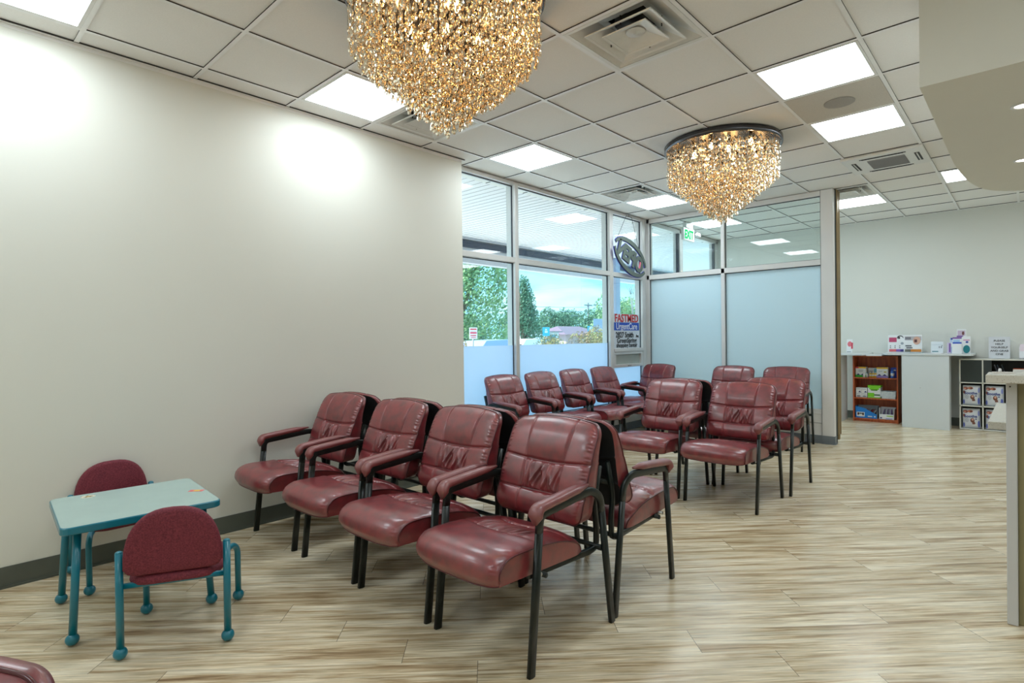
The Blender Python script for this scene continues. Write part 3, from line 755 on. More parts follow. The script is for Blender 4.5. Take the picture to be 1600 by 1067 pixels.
CH = [
 (2.095, 1.180, 0, 'nearest burgundy chair, end of the front row facing the children\'s table'),
 (1.480, 1.180, 0, 'second burgundy chair from the near end of the front row'),
 (.866, 1.185, 0, 'third burgundy chair of the front row, one away from the left wall'),
 (.183, 1.190, 0, 'burgundy chair of the front row standing against the left wall'),
 (2.085, 1.795, PI, 'burgundy chair back to back with the nearest chair, its right side open to the floor'),
 (1.475, 1.795, PI, 'burgundy chair hidden back to back behind the second chair of the front row'),
 (.860, 1.799, PI, 'burgundy chair hidden back to back behind the third chair of the front row'),
 (.180, 1.804, PI, 'burgundy chair hidden back to back behind the chair against the left wall'),
 (2.046, 3.705, 0, 'front right burgundy chair of the middle group, one leg standing furthest forward'),
 (1.437, 3.720, 0, 'front left burgundy chair of the middle group'),
 (2.083, 4.350, 0, 'burgundy chair close behind the front right chair of the middle group, facing the same way'),
 (1.470, 4.330, PI, 'burgundy chair back to back behind the front left chair of the middle group'),
 (-.02, 3.52, PI/2, 'first burgundy chair of the row under the windows, next to the left wall'),
 (-.03, 4.14, PI/2, 'second burgundy chair of the row under the windows'),
 (-.04, 4.77, PI/2, 'third burgundy chair of the row under the windows'),
 (-.04, 5.40, PI/2, 'last burgundy chair of the window row, below the hopper window'),
 (-.03, 6.14, -.14, 'burgundy chair in the corner where the windows meet the glass partition'),
 (1.02, 6.15, 0, 'burgundy chair against the partition under its middle upright'),
 (1.635, 6.215, .05, 'burgundy chair against the partition beside its white end post, upper back pleated'),
 (2.90, -.914, .745, 'burgundy chair of which only a top corner shows at the bottom left')]
proto = None
for x, y, rz, lab in CH:
    if proto is None: proto = make_chair(lab, (x, y, 0), rz)
    else: dup(proto, (x, y, 0), rz, lab)

# ------------------------------------------------------------------ children's table and chairs
def ball(mb, x, y, z=.026, r=.026): mb.lathe([(r*math.sin(PI*k/12), z-r*math.cos(PI*k/12)*.95) for k in range(0, 13)], M_TEAL, (x, y, 0), 20)
t = thing('childrens_table', 'low rectangular children\'s table with pale mint top and teal legs', 'children\'s table', (.530, .080, 0), math.radians(-4.5))
HX, HY, RR = .308, .308, .035
def rrect(hx, hy, r, n=6):
    out = []
    for cx_, cy_, a0 in ((hx-r, hy-r, 0), (-hx+r, hy-r, 90), (-hx+r, -hy+r, 180), (hx-r, -hy+r, 270)):
        for k in range(n+1): th = math.radians(a0+90*k/n); out.append((cx_+r*math.cos(th), cy_+r*math.sin(th)))
    return out
def frustum_stack(mb, layers, mat_fn, X=None):
    n = len(layers[0][0])
    for q in range(len(layers)-1):
        (pa, za), (pb, zb) = layers[q], layers[q+1]
        vs = [(x, y, za) for x, y in pa]+[(x, y, zb) for x, y in pb]
        mb.add(vs, [(k, (k+1) % n, n+(k+1) % n, n+k) for k in range(n)], mat_fn(q), False, X)
m = MB()
p0, p1, p2 = rrect(HX, HY, RR), rrect(HX-.003, HY-.003, RR), rrect(HX-.005, HY-.005, RR-.003)
frustum_stack(m, [(p1, .478), (p0, .482), (p0, .506), (p1, .510), (p2, .5105)], lambda q: M_TEAL)
m.add([(x, y, .478) for x, y in p1], [tuple(range(len(p1)-1, -1, -1))], M_TEAL)
m.add([(x, y, .5105) for x, y in p2], [tuple(range(len(p2)))], M_KTOP)
for k in range(1): pass
tt = m.build('table_top', t, label='mint laminate top with teal edge')
for sx in (1, -1):
    for sy in (1, -1):
        m = MB(); m.cyl((sx*.260, sy*.268, .03), (sx*.228, sy*.243, .48), .0155, M_TEAL, 14); lg = m.build('leg', t)
        m = MB(); ball(m, sx*.261, sy*.269); m.build('ball_foot', lg)
m = MB()
for k in range(5): th = 2*PI*k/5; m.lathe([(.016, .5106), (.014, .5112), (0, .5112)], P(235, 228, 205), (-.235+.016*math.cos(th), -.160+.016*math.sin(th), 0), 12)
m.lathe([(.010, .5113), (.0, .5116)], P(225, 200, 120), (-.235, -.160, 0), 12)
m.build('sticker', t, label='cream flower sticker')
m = MB(); m.box((-.035, -.018, .5106), (.035, .018, .5112), P(228, 120, 120), X=frame_mat((.035, .262, 0), .9)); m.box((-.012, -.012, .5113), (.018, .012, .5116), P(235, 200, 90), X=frame_mat((.035, .262, 0), .9)); m.build('sticker', t, label='pink and yellow rectangular sticker')
# child chair: local front = -y
def dome(w, h, n=22):
    out = []
    for k in range(n+1):
        th = PI*k/n; c, s_ = math.cos(th), math.sin(th)
        out.append((w*math.copysign(abs(c)**.78, c), h*abs(s_)**.80))
    return [(x, y) for x, y in out]
def make_kid_chair(lab, loc, rz):
    t = thing('childrens_chair', lab, 'children\'s chair', loc, rz, 'children\'s chairs at the low table')
    for sx in (1, -1):
        x = .195*sx
        m = MB(); m.cyl((x, .200, .03), (x, .200, .430), .0145, M_TEAL, 14); m.sphere((x, .200, .430), .0145, M_TEAL, (1, 1, .6)); l = m.build('leg', t)
        m = MB(); ball(m, x, .200); m.build('ball_foot', l)
        pth = smooth_path([(x*1.0, -.205, .03), (x*1.0, -.195, .255), (x*.93, -.16, .290), (x*.72, -.05, .292), (x*.72, .15, .292)], [.05, .04, .04], 6)
        m = MB(); sweep_any(m, pth, .0138, M_TEAL, 12); l = m.build('leg', t, label='bent front leg running back under the seat')
        m = MB(); ball(m, x, -.205); m.build('ball_foot', l)
    m = MB(); m.cyl((-.195, .190, .290), (.195, .190, .290), .012, M_TEAL, 12); m.build('cross_bar', t)
    m = MB()
    out = rrect(.172, .182, .085, 8); lay = []
    for k, (sc, z) in enumerate(((.93, .287), (1.0, .292), (1.02, .302), (1.0, .318), (.93, .328), (.75, .334), (.4, .336))): lay.append(([(x*sc, y*sc+.032) for x, y in out], z))
    n_ = len(out); vs = [(x, y, z) for pl_, z in lay for x, y in pl_]
    fs = [(q*n_+k, q*n_+(k+1) % n_, (q+1)*n_+(k+1) % n_, (q+1)*n_+k) for q in range(len(lay)-1) for k in range(n_)]
    fs += [tuple(range(n_-1, -1, -1)), tuple((len(lay)-1)*n_+k for k in range(n_))]
    m.add(vs, fs, M_KFAB, True); m.build('seat', t)
    m = MB()
    d = dome(.180, .235); d = [(x, y) for x, y in d]; n0 = len(d)
    out2 = d+[(-.165, -.022), (-.14, -.032), (.14, -.032), (.165, -.022)]
    cx_, cy_ = 0, .09; n_ = len(out2); lay = []
    for sc, w in ((.88, .0), (.97, .004), (1.0, .014), (1.0, .024), (.97, .034), (.88, .040), (.6, .043), (.25, .044)):
        lay.append([((x-cx_)*sc+cx_, w, (y-cy_)*sc+cy_) for x, y in out2])
    vs = []
    for L_ in lay:
        for x, w, z in L_: vs.append((x, .178+w+.05*(z)-.02*(1-(x/.18)**2)*1.0+.012, z+.362))
    fs = [(q*n_+k, (q+1)*n_+k, (q+1)*n_+(k+1) % n_, q*n_+(k+1) % n_) for q in range(len(lay)-1) for k in range(n_)]
    fs += [tuple(range(n_)), tuple((len(lay)-1)*n_+k for k in range(n_-1, -1, -1))]
    m.add(vs, fs, M_KFAB, True); m.build('backrest', t)
    return t
ang = math.atan2(.184, -.361)    # facing direction of the near chair
kc = make_kid_chair('maroon children\'s chair with teal ball feet in front of the low table, seen from behind', (.96, .165, 0), ang+PI/2)
dup(kc, (.033, .138, 0), PI/2+.02, 'maroon children\'s chair with teal ball feet between the low table and the left wall')

# ------------------------------------------------------------------ signs near the windows
t = thing('window_sign', 'sign panel with red and blue clinic name and address lettering in the narrow window', 'sign', (WX+.006, 6.13, 1.36))
RX = Matrix(((0, 0, 1, 0), (1, 0, 0, 0), (0, 1, 0, 0), (0, 0, 0, 1)))  # text x->world y, text y->world z, normal +x
m = MB(); m.box((0, -.36, -.235), (.004, .345, .235), P(214, 222, 232, .3)); m.build('sign_panel', t)
m = MB(); m.box((.004, -.325, .010), (.006, .335, .118), P(30, 80, 190)); m.build('name_band', t, label='blue band')
def wt(body, size, mat, y, z, bold, sx, nm, lab=None, depth=.0008):
    m = MB(); m.text(body, size, mat, Matrix.Translation((.0072, y, z)) @ RX, bold, depth, sx=sx); m.build(nm, t, label=lab)
wt('FASTMED', .152, P(205, 28, 40), .005, .172, .0025, .97, 'lettering', 'red lettering')
wt('UrgentCare', .125, P(235, 240, 250), .005, .062, .001, .92, 'lettering', 'white lettering')
wt('2827 Smith', .105, P(25, 28, 34), -.050, -.055, .0025, .97, 'lettering', 'black lettering')
wt('Ave.', .058, P(25, 28, 34), .288, -.070, .001, .8, 'lettering', 'small black lettering')
wt('GreenSpring', .096, P(25, 28, 34), .005, -.132, .002, 1.05, 'lettering', 'black lettering')
wt('shopping center', .086, P(25, 28, 34), .005, -.197, .0015, .98, 'lettering', 'black lettering')
# OPEN sign seen from behind
t = thing('open_sign', 'oval OPEN sign seen from behind, hanging on cords in the narrow window', 'hanging sign', (-.27, 6.10, 2.37))
M_NEON = P(92, 104, 98, .6); M_NEB = pbr('blue_edge', (.05, .06, .42), .4); M_NRED = P(235, 120, 140)
ANG = math.radians(-21)
RS = Matrix(((0, 0, 1, 0), (1, 0, 0, 0), (0, 1, 0, 0), (0, 0, 0, 1))) @ Matrix.Rotation(ANG, 4, 'Z')
def crescent(a0, a1, ro, ri, off, n=24):
    o_ = []; i_ = []
    for k in range(n+1):
        th = math.radians(a0+(a1-a0)*k/n); o_.append((ro[0]*math.cos(th), ro[1]*math.sin(th))); i_.append((ri[0]*math.cos(th), ri[1]*math.sin(th)+off))
    return o_+i_[::-1]
for a0, a1, off, nm in ((12, 168, -.012, 'upper_arc'), (192, 348, .012, 'lower_arc')):
    m = MB(); m.prism(crescent(a0, a1, (.43, .225), (.405, .178), off), 0, .012, M_NEON, RS)
    m.prism(crescent(a0, a1, (.438, .233), (.398, .171), off), -.010, -.001, M_NEB, RS); m.build(nm, t, label='grey arc with blue edge')
mir = Matrix.Diagonal((-1, 1, 1, 1))
m = MB(); m.text('OPEN', .29, M_NEON, RS @ Matrix.Translation((.0, -.005, .006)) @ mir, .015, .006, sx=.90)
m.text('OPEN', .29, M_NEB, RS @ Matrix.Translation((.0, -.005, -.006)) @ mir, .019, .004, sx=.90); m.build('lettering', t, label='mirrored grey block lettering')
m = MB(); m.box((.243, -.05, .002), (.275, .05, .010), M_NRED, X=RS); m.build('tube', t, label='red tube inside the round letter')
m = MB()
for (ya, za), (yb, zb) in (((-.36, .185), (-.10, .555)), ((.26, .075), (.04, .555))): m.cyl((.0, ya, za), (.0, yb, zb), .0025, M_BLACK, 6)
m.cyl((.0, -.10, .555), (0, .04, .555), .004, M_BLACK, 6); m.cyl((0, -.03, .555), (0, -.03, .585), .003, M_BLACK, 6); m.build('cords', t)
# exit sign
t = thing('exit_sign', 'white exit sign with green letters seen through the upper partition glass', 'exit sign', (0.0, 7.30, 2.79))
m = MB(); m.box((-.02, -.18, -.09), (.02, .18, .10), M_WHT, .006); m.box((-.03, -.11, .10), (.03, .11, .18), M_WHT, .004); m.build('housing', t)
m = MB(); m.text('EXIT', .175, emis('exit_green', (.01, .55, .16), .8), Matrix.Translation((.0215, 0, -.002)) @ RX, .006, .001, sx=.80); m.build('lettering', t, label='green glowing letters')
for sy in (.235, .30):
    m = MB(); m.lathe([(.02, 0), (.03, .03), (.032, .055), (0, .056)], M_WHT, n=16, X=frame_mat((0, sy, .02), 0, ry=1.35)); m.cyl((0, .17, .02), (0, sy, .02), .008, M_BLACK, 8); m.build('emergency_lamp', t)

# ------------------------------------------------------------------ back wall: ledge, bookcase, shelf and what stands on them
M_CTR = pbr('white_laminate', (.68, .72, .74), .3, var=.02, scale=3)
t = thing('display_counter', 'white laminate counter on a wide pedestal along the back wall', 'counter', (2.72, 8.85, 0))
def sub(t_, mb, nm, label=None):
    o = mb.build(nm, t_, label=label); o.location = tuple(-c for c in t_.location); return o
m = MB(); m.prism([(2.22, 9.16), (2.22, 8.72), (2.30, 8.60), (3.20, 8.60), (3.22, 8.63), (3.22, 9.16)], .985, 1.008, M_CTR); sub(t, m, 'counter_top')
m = MB(); m.box((2.46, 8.61, 0), (2.978, 8.84, .985), M_CTR, .002); m.box((2.66, 8.6085, .545), (2.675, 8.61, .549), P(150, 150, 150)); sub(t, m, 'pedestal')
t = thing('side_counter', 'white counter end with slim leg panel just right of the partition post', 'counter', (1.9, 8.85, 0))
m = MB(); m.prism([(1.69, 9.16), (1.69, 8.60), (1.99, 8.60), (2.03, 8.66), (2.03, 9.16)], .975, 1.000, M_CTR); m.prism([(2.03, 9.16), (2.03, 8.66), (2.06, 8.62), (2.22, 8.66), (2.22, 9.16)], .968, .985, M_CTR); sub(t, m, 'counter_top')
m = MB(); m.box((1.69, 8.61, 0), (1.722, 9.0, .975), M_CTR, .002); sub(t, m, 'leg_panel')
t = thing('bookcase', 'reddish cherry wood bookcase with three shelves of packaged supplies', 'bookcase', (2.1, 9.0, 0))
m = MB(); m.box((1.823, 8.86, 0), (1.840, 9.15, .962), M_CHERRY, .001); sub(t, m, 'side_panel')
m = MB(); m.box((2.365, 8.86, 0), (2.382, 9.15, .962), M_CHERRY, .001); sub(t, m, 'side_panel')
m = MB(); m.box((1.840, 9.135, .03), (2.365, 9.15, .95), M_CHERRY); sub(t, m, 'back_panel')
for z in (.945, .628, .330, .030):
    m = MB(); m.box((1.840, 8.865, z), (2.365, 9.135, z+.016), M_CHERRY, .001); sub(t, m, 'shelf')
m = MB(); m.box((1.840, 8.885, .0), (2.365, 8.90, .030), M_CHERRY); sub(t, m, 'kick_board')

def carton(name, lab, cat, x, y, z, w, d, h, base, patches, group=None, rz=0., lid=None):
    """printed pack; patches = (x0,z0,x1,z1,colour) as fractions of the front"""
    t_ = thing(name, lab, cat, (x, y, z), rz, group)
    m = MB(); m.box((-w/2, -d/2, 0), (w/2, d/2, h), base, .003)
    if lid: m.box((-w/2-.001, -d/2-.001, h*.86), (w/2+.001, d/2+.001, h+.001), lid, .002)
    m.box((-w/2+.004, -.002, h+.0002), (w/2-.004, .002, h+.0012), P(190, 190, 190)); m.build('carton', t_)
    if patches:
        m = MB()
        for k, (a_, b_, c_, d_, mt) in enumerate(patches):
            e = .0016+.0003*k
            if isinstance(mt, tuple) and mt[0] == 'tri':
                pts = [(a_, b_), (c_, b_), ((a_+c_)/2, d_)]
                m.add([(-w/2+u*w, -d/2-e, v*h) for u, v in pts], [(0, 1, 2)], mt[1])
            elif isinstance(mt, tuple) and mt[0] == 'disc':
                cx_, cz_ = (a_+c_)/2, (b_+d_)/2
                m.add([(-w/2+(cx_+(c_-a_)/2*math.cos(2*PI*q/18))*w, -d/2-e, (cz_+(d_-b_)/2*math.sin(2*PI*q/18))*h) for q in range(18)], [tuple(range(18))], mt[1])
            else: m.box((-w/2+a_*w, -d/2-e, b_*h), (-w/2+c_*w, -d/2+.0005, d_*h), mt)
        m.build('printed_front', t_)
    return t_
W_, GRN, YEL, NAV, LAV, BLU, TL = P(235, 236, 238), P(60, 190, 50), P(240, 190, 40), P(50, 50, 120), P(170, 150, 220), P(40, 80, 200), P(120, 200, 215)
GRY, RED, PUR, LIM = P(150, 158, 165), P(215, 40, 50), P(130, 90, 170), P(130, 215, 40)
zs = .645
carton('supply_box', 'white box with orange top and green base, leftmost on the upper bookcase shelf', 'box', 1.915, 8.98, zs, .135, .13, .150, W_, [(0, .86, 1, 1, YEL), (0, .86, .3, 1, RED), (0, 0, 1, .22, GRN), (.1, .2, .45, .36, ('tri', NAV)), (.5, .2, .9, .36, ('tri', NAV)), (.3, .55, .7, .6, GRY), (.3, .68, .75, .72, GRY)])
carton('supply_box', 'white and teal box behind the small yellow bottles on the bookcase', 'box', 2.052, 9.05, zs, .118, .09, .135, W_, [(.6, .5, .98, .95, ('disc', TL)), (.1, .6, .5, .66, GRY), (.1, .45, .5, .5, NAV)])
carton('supply_box', 'white box with yellow top and lavender base on the upper bookcase shelf', 'box', 2.185, 8.98, zs, .140, .14, .150, W_, [(0, .86, 1, 1, YEL), (0, 0, 1, .20, LAV), (.08, .2, .42, .36, ('tri', NAV)), (.52, .2, .9, .36, ('tri', NAV)), (.65, .5, .85, .62, P(200, 180, 60)), (.2, .6, .5, .64, GRY)])
carton('supply_box', 'dark blue box at the right end of the upper bookcase shelf', 'box', 2.312, 9.03, zs, .075, .10, .145, BLU, [(.1, .55, .45, .9, NAV), (.5, .7, .9, .8, W_)])
def bottle(name, lab, x, y, z, r, h, body, cap, group=None):
    t_ = thing(name, lab, 'bottle', (x, y, z), 0, group)
    m = MB(); m.lathe([(r*.9, 0), (r, .004), (r, h*.72), (r*.55, h*.82), (r*.5, h*.84)], body, n=16); m.lathe([(r*1.01, h*.25), (r*1.01, h*.55)], W_, n=16); m.build('body', t_)
    m = MB(); m.lathe([(r*.58, h*.84), (r*.58, h*.98), (r*.5, h)], cap, n=14); m.build('cap', t_)
    return t_
for k, xx in enumerate((2.035, 2.068, 2.100)):
    bottle('small_bottle', ['leftmost yellow bottle on the upper bookcase shelf', 'middle yellow bottle on the upper bookcase shelf', 'rightmost yellow bottle, beside the box with lavender base'][k], xx, 8.935, zs, .0155, .075, YEL, W_, 'small yellow bottles on the bookcase')
bottle('small_bottle', 'small white bottle left of the yellow bottles on the bookcase', 1.990, 8.93, zs, .014, .07, W_, TL)
carton('ointment_box', 'tiny upright white carton in front of the green based box', 'box', 1.962, 8.90, zs, .026, .03, .068, W_, [(.1, .1, .9, .3, P(220, 200, 205))])
bottle('spray_bottle', 'white and blue bottle at the right end of the upper bookcase shelf', 2.305, 8.93, zs, .024, .125, P(80, 130, 220), BLU)
zs = .347
for k, (xx, zz, lb) in enumerate(((1.888, 0, 'lower left white carton in the stack of four on the middle bookcase shelf'), (1.962, 0, 'lower right white carton in the stack of four on the middle bookcase shelf'), (1.888, .071, 'upper left white carton in the stack of four on the middle bookcase shelf'), (1.962, .071, 'upper right white carton in the stack of four on the middle bookcase shelf'))):
    carton('glove_carton', lb, 'box', xx, 8.97, zs+zz, .072, .13, .070, W_, [(.15, .1, .85, .45, ('disc', GRY)) if zz == 0 else (.45, .05, .95, .4, ('tri', NAV)), (.1, .7, .8, .78, GRY)], 'stacked white cartons in the bookcase')
carton('supply_box', 'tall lime green and white box in the middle of the bookcase', 'box', 2.085, 8.98, zs, .160, .15, .182, W_, [(0, .80, 1, 1, LIM), (.1, .62, .9, .84, ('disc', LIM)), (.25, .58, .75, .70, P(90, 150, 40)), (0, .08, .5, .40, LIM), (.5, .2, .95, .3, P(60, 110, 60)), (0, 0, 1, .06, LIM)], lid=LIM)
t = thing('storage_bin', 'clear grey plastic bin of small packets on the middle bookcase shelf', 'storage bin', (2.263, 8.96, zs))
M_BIN = pbr('bin_plastic', (.62, .66, .68), .3, alt=(.5, .54, .57), scale=40, coat=.2)
def open_bin(mb, w, d, h, k, th, mat):
    o0 = rrect(w/2*k, d/2*k, .01, 3); o1 = rrect(w/2, d/2, .014, 3); i1 = rrect(w/2-th, d/2-th, .012, 3); i0 = rrect(w/2*k-th, d/2*k-th, .009, 3)
    n = len(o0); L_ = [(o0, 0), (o1, h), (i1, h), (i0, th)]; vs = [(x, y, z) for pl_, z in L_ for x, y in pl_]
    fs = [(q*n+k_, q*n+(k_+1) % n, (q+1)*n+(k_+1) % n, (q+1)*n+k_) for q in range(3) for k_ in range(n)]+[tuple(range(n-1, -1, -1)), tuple(3*n+k_ for k_ in range(n))]
    mb.add(vs, fs, mat)
m = MB(); open_bin(m, .19, .17, .105, .88, .003, M_BIN); m.box((-.095, -.0795, .03), (.085, -.0775, .085), P(200, 208, 212)); m.build('bin', t)
m = MB()
for k in range(9): m.box((-.03, -.02, 0), (.03, .02, .006), (GRY, W_, P(110, 130, 150))[k % 3], X=frame_mat((-.06+.015*k, random.uniform(-.03, .03), .088), random.uniform(-1, 1), random.uniform(-.5, .5), random.uniform(-.4, .4)))
m.build('packets', t, kind='stuff')
zs = .047
t = thing('display_tray', 'blue sloping display tray filled with thin packets, bottom left of the bookcase', 'display tray', (1.985, 8.98, zs))
BL2 = P(30, 130, 215); m = MB()
poly = [(-.135, 0), (.135, 0), (.135, .055), (-.02, .145), (-.135, .170)]
for yy in (-.088, .085): m.add([(x, yy, z) for x, z in poly]+[(x, yy+.003, z) for x, z in poly], [(0, 1, 2, 3, 4), (9, 8, 7, 6, 5)]+[(k, (k+1) % 5, 5+(k+1) % 5, 5+k) for k in range(5)], BL2)
m.box((-.137, -.088, 0), (-.133, .088, .170), BL2); m.box((.133, -.088, 0), (.137, .088, .17), GRY); m.box((-.135, .084, .0), (.135, .088, .175), GRY); m.build('tray', t)
m = MB()
for a_, b_, c_, d_, mt in ((-.12, .02, -.02, .085, W_), (-.11, .04, -.09, .075, RED), (-.05, .04, -.03, .075, RED), (-.085, .055, -.055, .075, NAV), (.02, .02, .075, .035, W_), (.098, .018, .118, .038, W_)): m.box((a_, -.0893, b_), (c_, -.0878, d_), mt)
m.build('printed_front', t)
m = MB()
for k in range(12): m.box((-.002, -.07, 0), (.002, .07, .075), (RED, GRY, W_, P(90, 60, 70))[k % 4], X=frame_mat((-.10+.018*k, 0, .055), 0, 0, .5))
m.build('packets', t, kind='stuff')
t = thing('display_tray', 'white open display carton of packets, bottom right of the bookcase', 'display tray', (2.238, 8.97, zs))
m = MB(); m.box((-.092, -.085, 0), (.092, -.082, .075), W_); m.box((-.092, -.085, 0), (-.089, .085, .165), W_); m.box((.089, -.085, 0), (.092, .085, .150), W_); m.box((-.092, .082, 0), (.092, .085, .165), W_); m.box((-.092, -.085, 0), (.092, .085, .003), W_); m.build('tray', t)
m = MB(); m.box((0, -.0865, .045), (.08, -.0848, .058), P(150, 205, 60)); m.box((-.08, -.0865, .012), (-.055, -.0848, .03), NAV); m.box((-.01, -.0865, .012), (.07, -.0848, .018), BLU); m.build('printed_front', t)
m = MB()
for k in range(10): m.box((-.0015, -.06, 0), (.0015, .02, .125), (W_, PUR, GRY, P(215, 220, 235))[k % 4], X=frame_mat((-.07+.014*k, 0, .02), 0, 0, .25-.03*k))
m.build('packets', t, kind='stuff')

# things standing on the counters
def sheet_stand(name, lab, cat, x, y, z, w, h, base, patches, lean=.18, rz=0., foot=True):
    t_ = thing(name, lab, cat, (x, y, z), rz)
    X = frame_mat((0, 0, 0), 0, -lean)
    m = MB(); m.box((-w/2, 0, 0), (w/2, .006, h), base, X=X)
    if foot: m.box((-w/2, 0, 0), (w/2, h*lean*1.6, .003), base); m.box((-w*.25, h*lean*1.5, 0), (w*.25, h*lean*1.5+.003, h*.5), base, X=frame_mat((0, 0, 0), 0, 0))
    m.build('stand', t_)
    m = MB()
    for k, q in enumerate(patches):
        a_, b_, c_, d_, mt = q; e = .0012+.0003*k
        if isinstance(mt, tuple): 
            cx_, cz_ = (a_+c_)/2, (b_+d_)/2
            m.add([(-w/2+(cx_+(c_-a_)/2*math.cos(2*PI*r_/18))*w, -e, (cz_+(d_-b_)/2*math.sin(2*PI*r_/18))*h) for r_ in range(18)], [tuple(range(18))], mt[1], X=X)
        else: m.box((-w/2+a_*w, -e, b_*h), (-w/2+c_*w, .0, d_*h), mt, X=X)
    m.build('printed_front', t_); return t_
ROSE, INK, ORG, SKIN = P(190, 70, 110), P(50, 50, 60), P(205, 130, 50), P(215, 170, 150)
sheet_stand('leaflet_holder', 'small white leaflet stand with pink card at the left end of the counters', 'leaflet holder', 1.765, 8.93, 1.002, .075, .205, W_, [(.15, .45, .95, .85, ('disc', P(225, 120, 130))), (.8, .3, 1.12, .75, P(205, 70, 90)), (.1, .05, .8, .1, GRY)])
sheet_stand('poster_board', 'wide white tent poster with pink, purple and orange printed bands', 'poster', 2.445, 8.98, 1.010, .40, .252, W_, [(.03, .60, .26, .86, ROSE), (.27, .72, .46, .98, ('disc', INK)), (.29, .70, .45, .92, ('disc', W_)), (.30, .78, .36, .9, INK), (.38, .45, .47, .6, ('disc', GRY)), (.50, .70, .98, .92, P(185, 180, 185)), (.51, .74, .68, .88, P(120, 118, 125)), (.74, .45, .96, .9, ('disc', SKIN)), (.78, .58, .86, .74, P(90, 50, 55)),
  (.06, .36, .09, .40, INK), (.2, .36, .23, .40, INK), (.34, .36, .37, .40, INK), (.06, .26, .09, .30, INK), (.2, .26, .23, .30, INK), (.34, .26, .37, .30, INK), (.52, .36, .70, .41, INK), (.55, .25, .73, .30, INK),
  (.04, .05, .25, .19, P(215, 100, 110)), (.25, .05, .38, .19, PUR), (.38, .05, .47, .19, NAV), (.51, .05, .68, .19, P(110, 110, 100)), (.68, .05, .98, .19, ORG)], .12)
t = thing('magazine', 'teal magazine lying flat at the right front of the tent poster', 'magazine', (2.63, 8.74, 1.009), .1)
m = MB(); m.box((-.09, -.06, 0), (.09, .06, .005), W_); m.box((-.091, -.061, .005), (.091, .061, .007), P(40, 130, 150)); m.build('pages', t)
t = thing('magazine', 'white magazine lying flat under the small white stand', 'magazine', (2.80, 8.74, 1.009), -.15)
m = MB(); m.box((-.10, -.07, 0), (.10, .07, .007), W_); m.box((-.07, -.05, .007), (.0, .05, .0075), GRY); m.build('pages', t)
sheet_stand('card_stand', 'white card stand with a grey strip, right of the tent poster', 'card stand', 2.82, 8.92, 1.010, .135, .158, P(225, 232, 238), [(.1, .08, .6, .18, P(110, 150, 160)), (.65, .42, .70, .6, INK), (.78, .42, .9, .6, GRY), (.85, .62, .95, .66, INK), (.05, .72, .95, .74, P(190, 205, 215))])
sheet_stand('brochure_holder', 'narrow purple edged brochure leaning at the left of the brochure cluster', 'brochure holder', 2.955, 8.86, 1.010, .04, .14, P(215, 205, 230), [(.5, .1, .95, .95, PUR)], .1)
sheet_stand('brochure_holder', 'tall white and lilac brochure holder with a photo, rearmost of the cluster', 'brochure holder', 3.075, 9.03, 1.010, .10, .325, W_, [(.1, .72, .9, .93, P(205, 185, 205)), (.55, .74, .8, .9, ('disc', P(110, 60, 60))), (0, .66, .7, .72, PUR)], .06)
sheet_stand('brochure_holder', 'pale blue brochure holder with dark blue cap at the left of the cluster', 'brochure holder', 2.995, 8.93, 1.010, .07, .205, P(190, 205, 235), [(.1, .88, .9, 1.0, P(50, 70, 150)), (.15, .4, .85, .7, W_)], .08)
t = thing('brochure_box', 'white and blue brochure box, frontmost in the cluster on the counter', 'brochure holder', (3.045, 8.80, 1.009))
m = MB(); open_bin(m, .105, .06, .13, 1, .002, W_); m.build('holder', t)
m = MB(); m.box((-.046, .0, .01), (.048, .006, .215), W_, X=frame_mat((0, -.005, 0), 0, -.08)); m.box((-.046, -.001, .12), (.048, .001, .15), BLU, X=frame_mat((0, -.006, 0), 0, -.08)); m.box((-.046, -.001, .195), (.048, .001, .215), PUR, X=frame_mat((0, -.006, 0), 0, -.08)); m.box((-.04, -.001, .15), (.03, .0, .185), P(170, 205, 240), X=frame_mat((0, -.008, 0), 0, -.08)); m.build('brochures', t)
sheet_stand('brochure_holder', 'white brochure holder with a teal round print at the right of the cluster', 'brochure holder', 3.135, 8.90, 1.010, .085, .225, W_, [(.1, .0, .95, .48, ('disc', P(20, 130, 140))), (.4, .6, .75, .72, ('disc', P(50, 70, 160))), (.1, .76, .9, .80, P(200, 70, 150))], .1)

# cube shelf with packages
t = thing('cube_shelf', 'white cube shelf with dark compartments against the back wall', 'shelf', (3.6, 9.0, 0))
CW, CHH = .2325, .3065; sx0 = 3.070; ncol = 5
M_SHW = pbr('shelf_white', (.72, .72, .66), .4)
m = MB()
for k in range(ncol+1): m.box((sx0+k*CW-.007, 8.83, .010), (sx0+k*CW+.007, 9.14, .625 if k in (2, 3) else .93), M_SHW, .001)
for k in range(4): m.box((sx0-.007, 8.83, .010+k*CHH-.007 if k else .004), (sx0+ncol*CW+.007, 9.14, .010+k*CHH+.007), M_SHW, .001)
sub(t, m, 'shelf_body')
m = MB(); m.box((sx0, 9.13, .01), (sx0+ncol*CW, 9.14, .93), P(30, 33, 34)); sub(t, m, 'back_panel')
m = MB(); m.box((sx0+.008, 8.835, .632), (sx0+CW-.008, 8.845, .922), P(46, 56, 56, .3)); sub(t, m, 'door', 'dark grey door of the top left compartment')
m = MB(); m.box((sx0+CW+.008, 8.835, .632), (sx0+CW+.09, 8.845, .922), P(50, 58, 60, .3)); sub(t, m, 'door', 'dark grey sliding door standing half open')
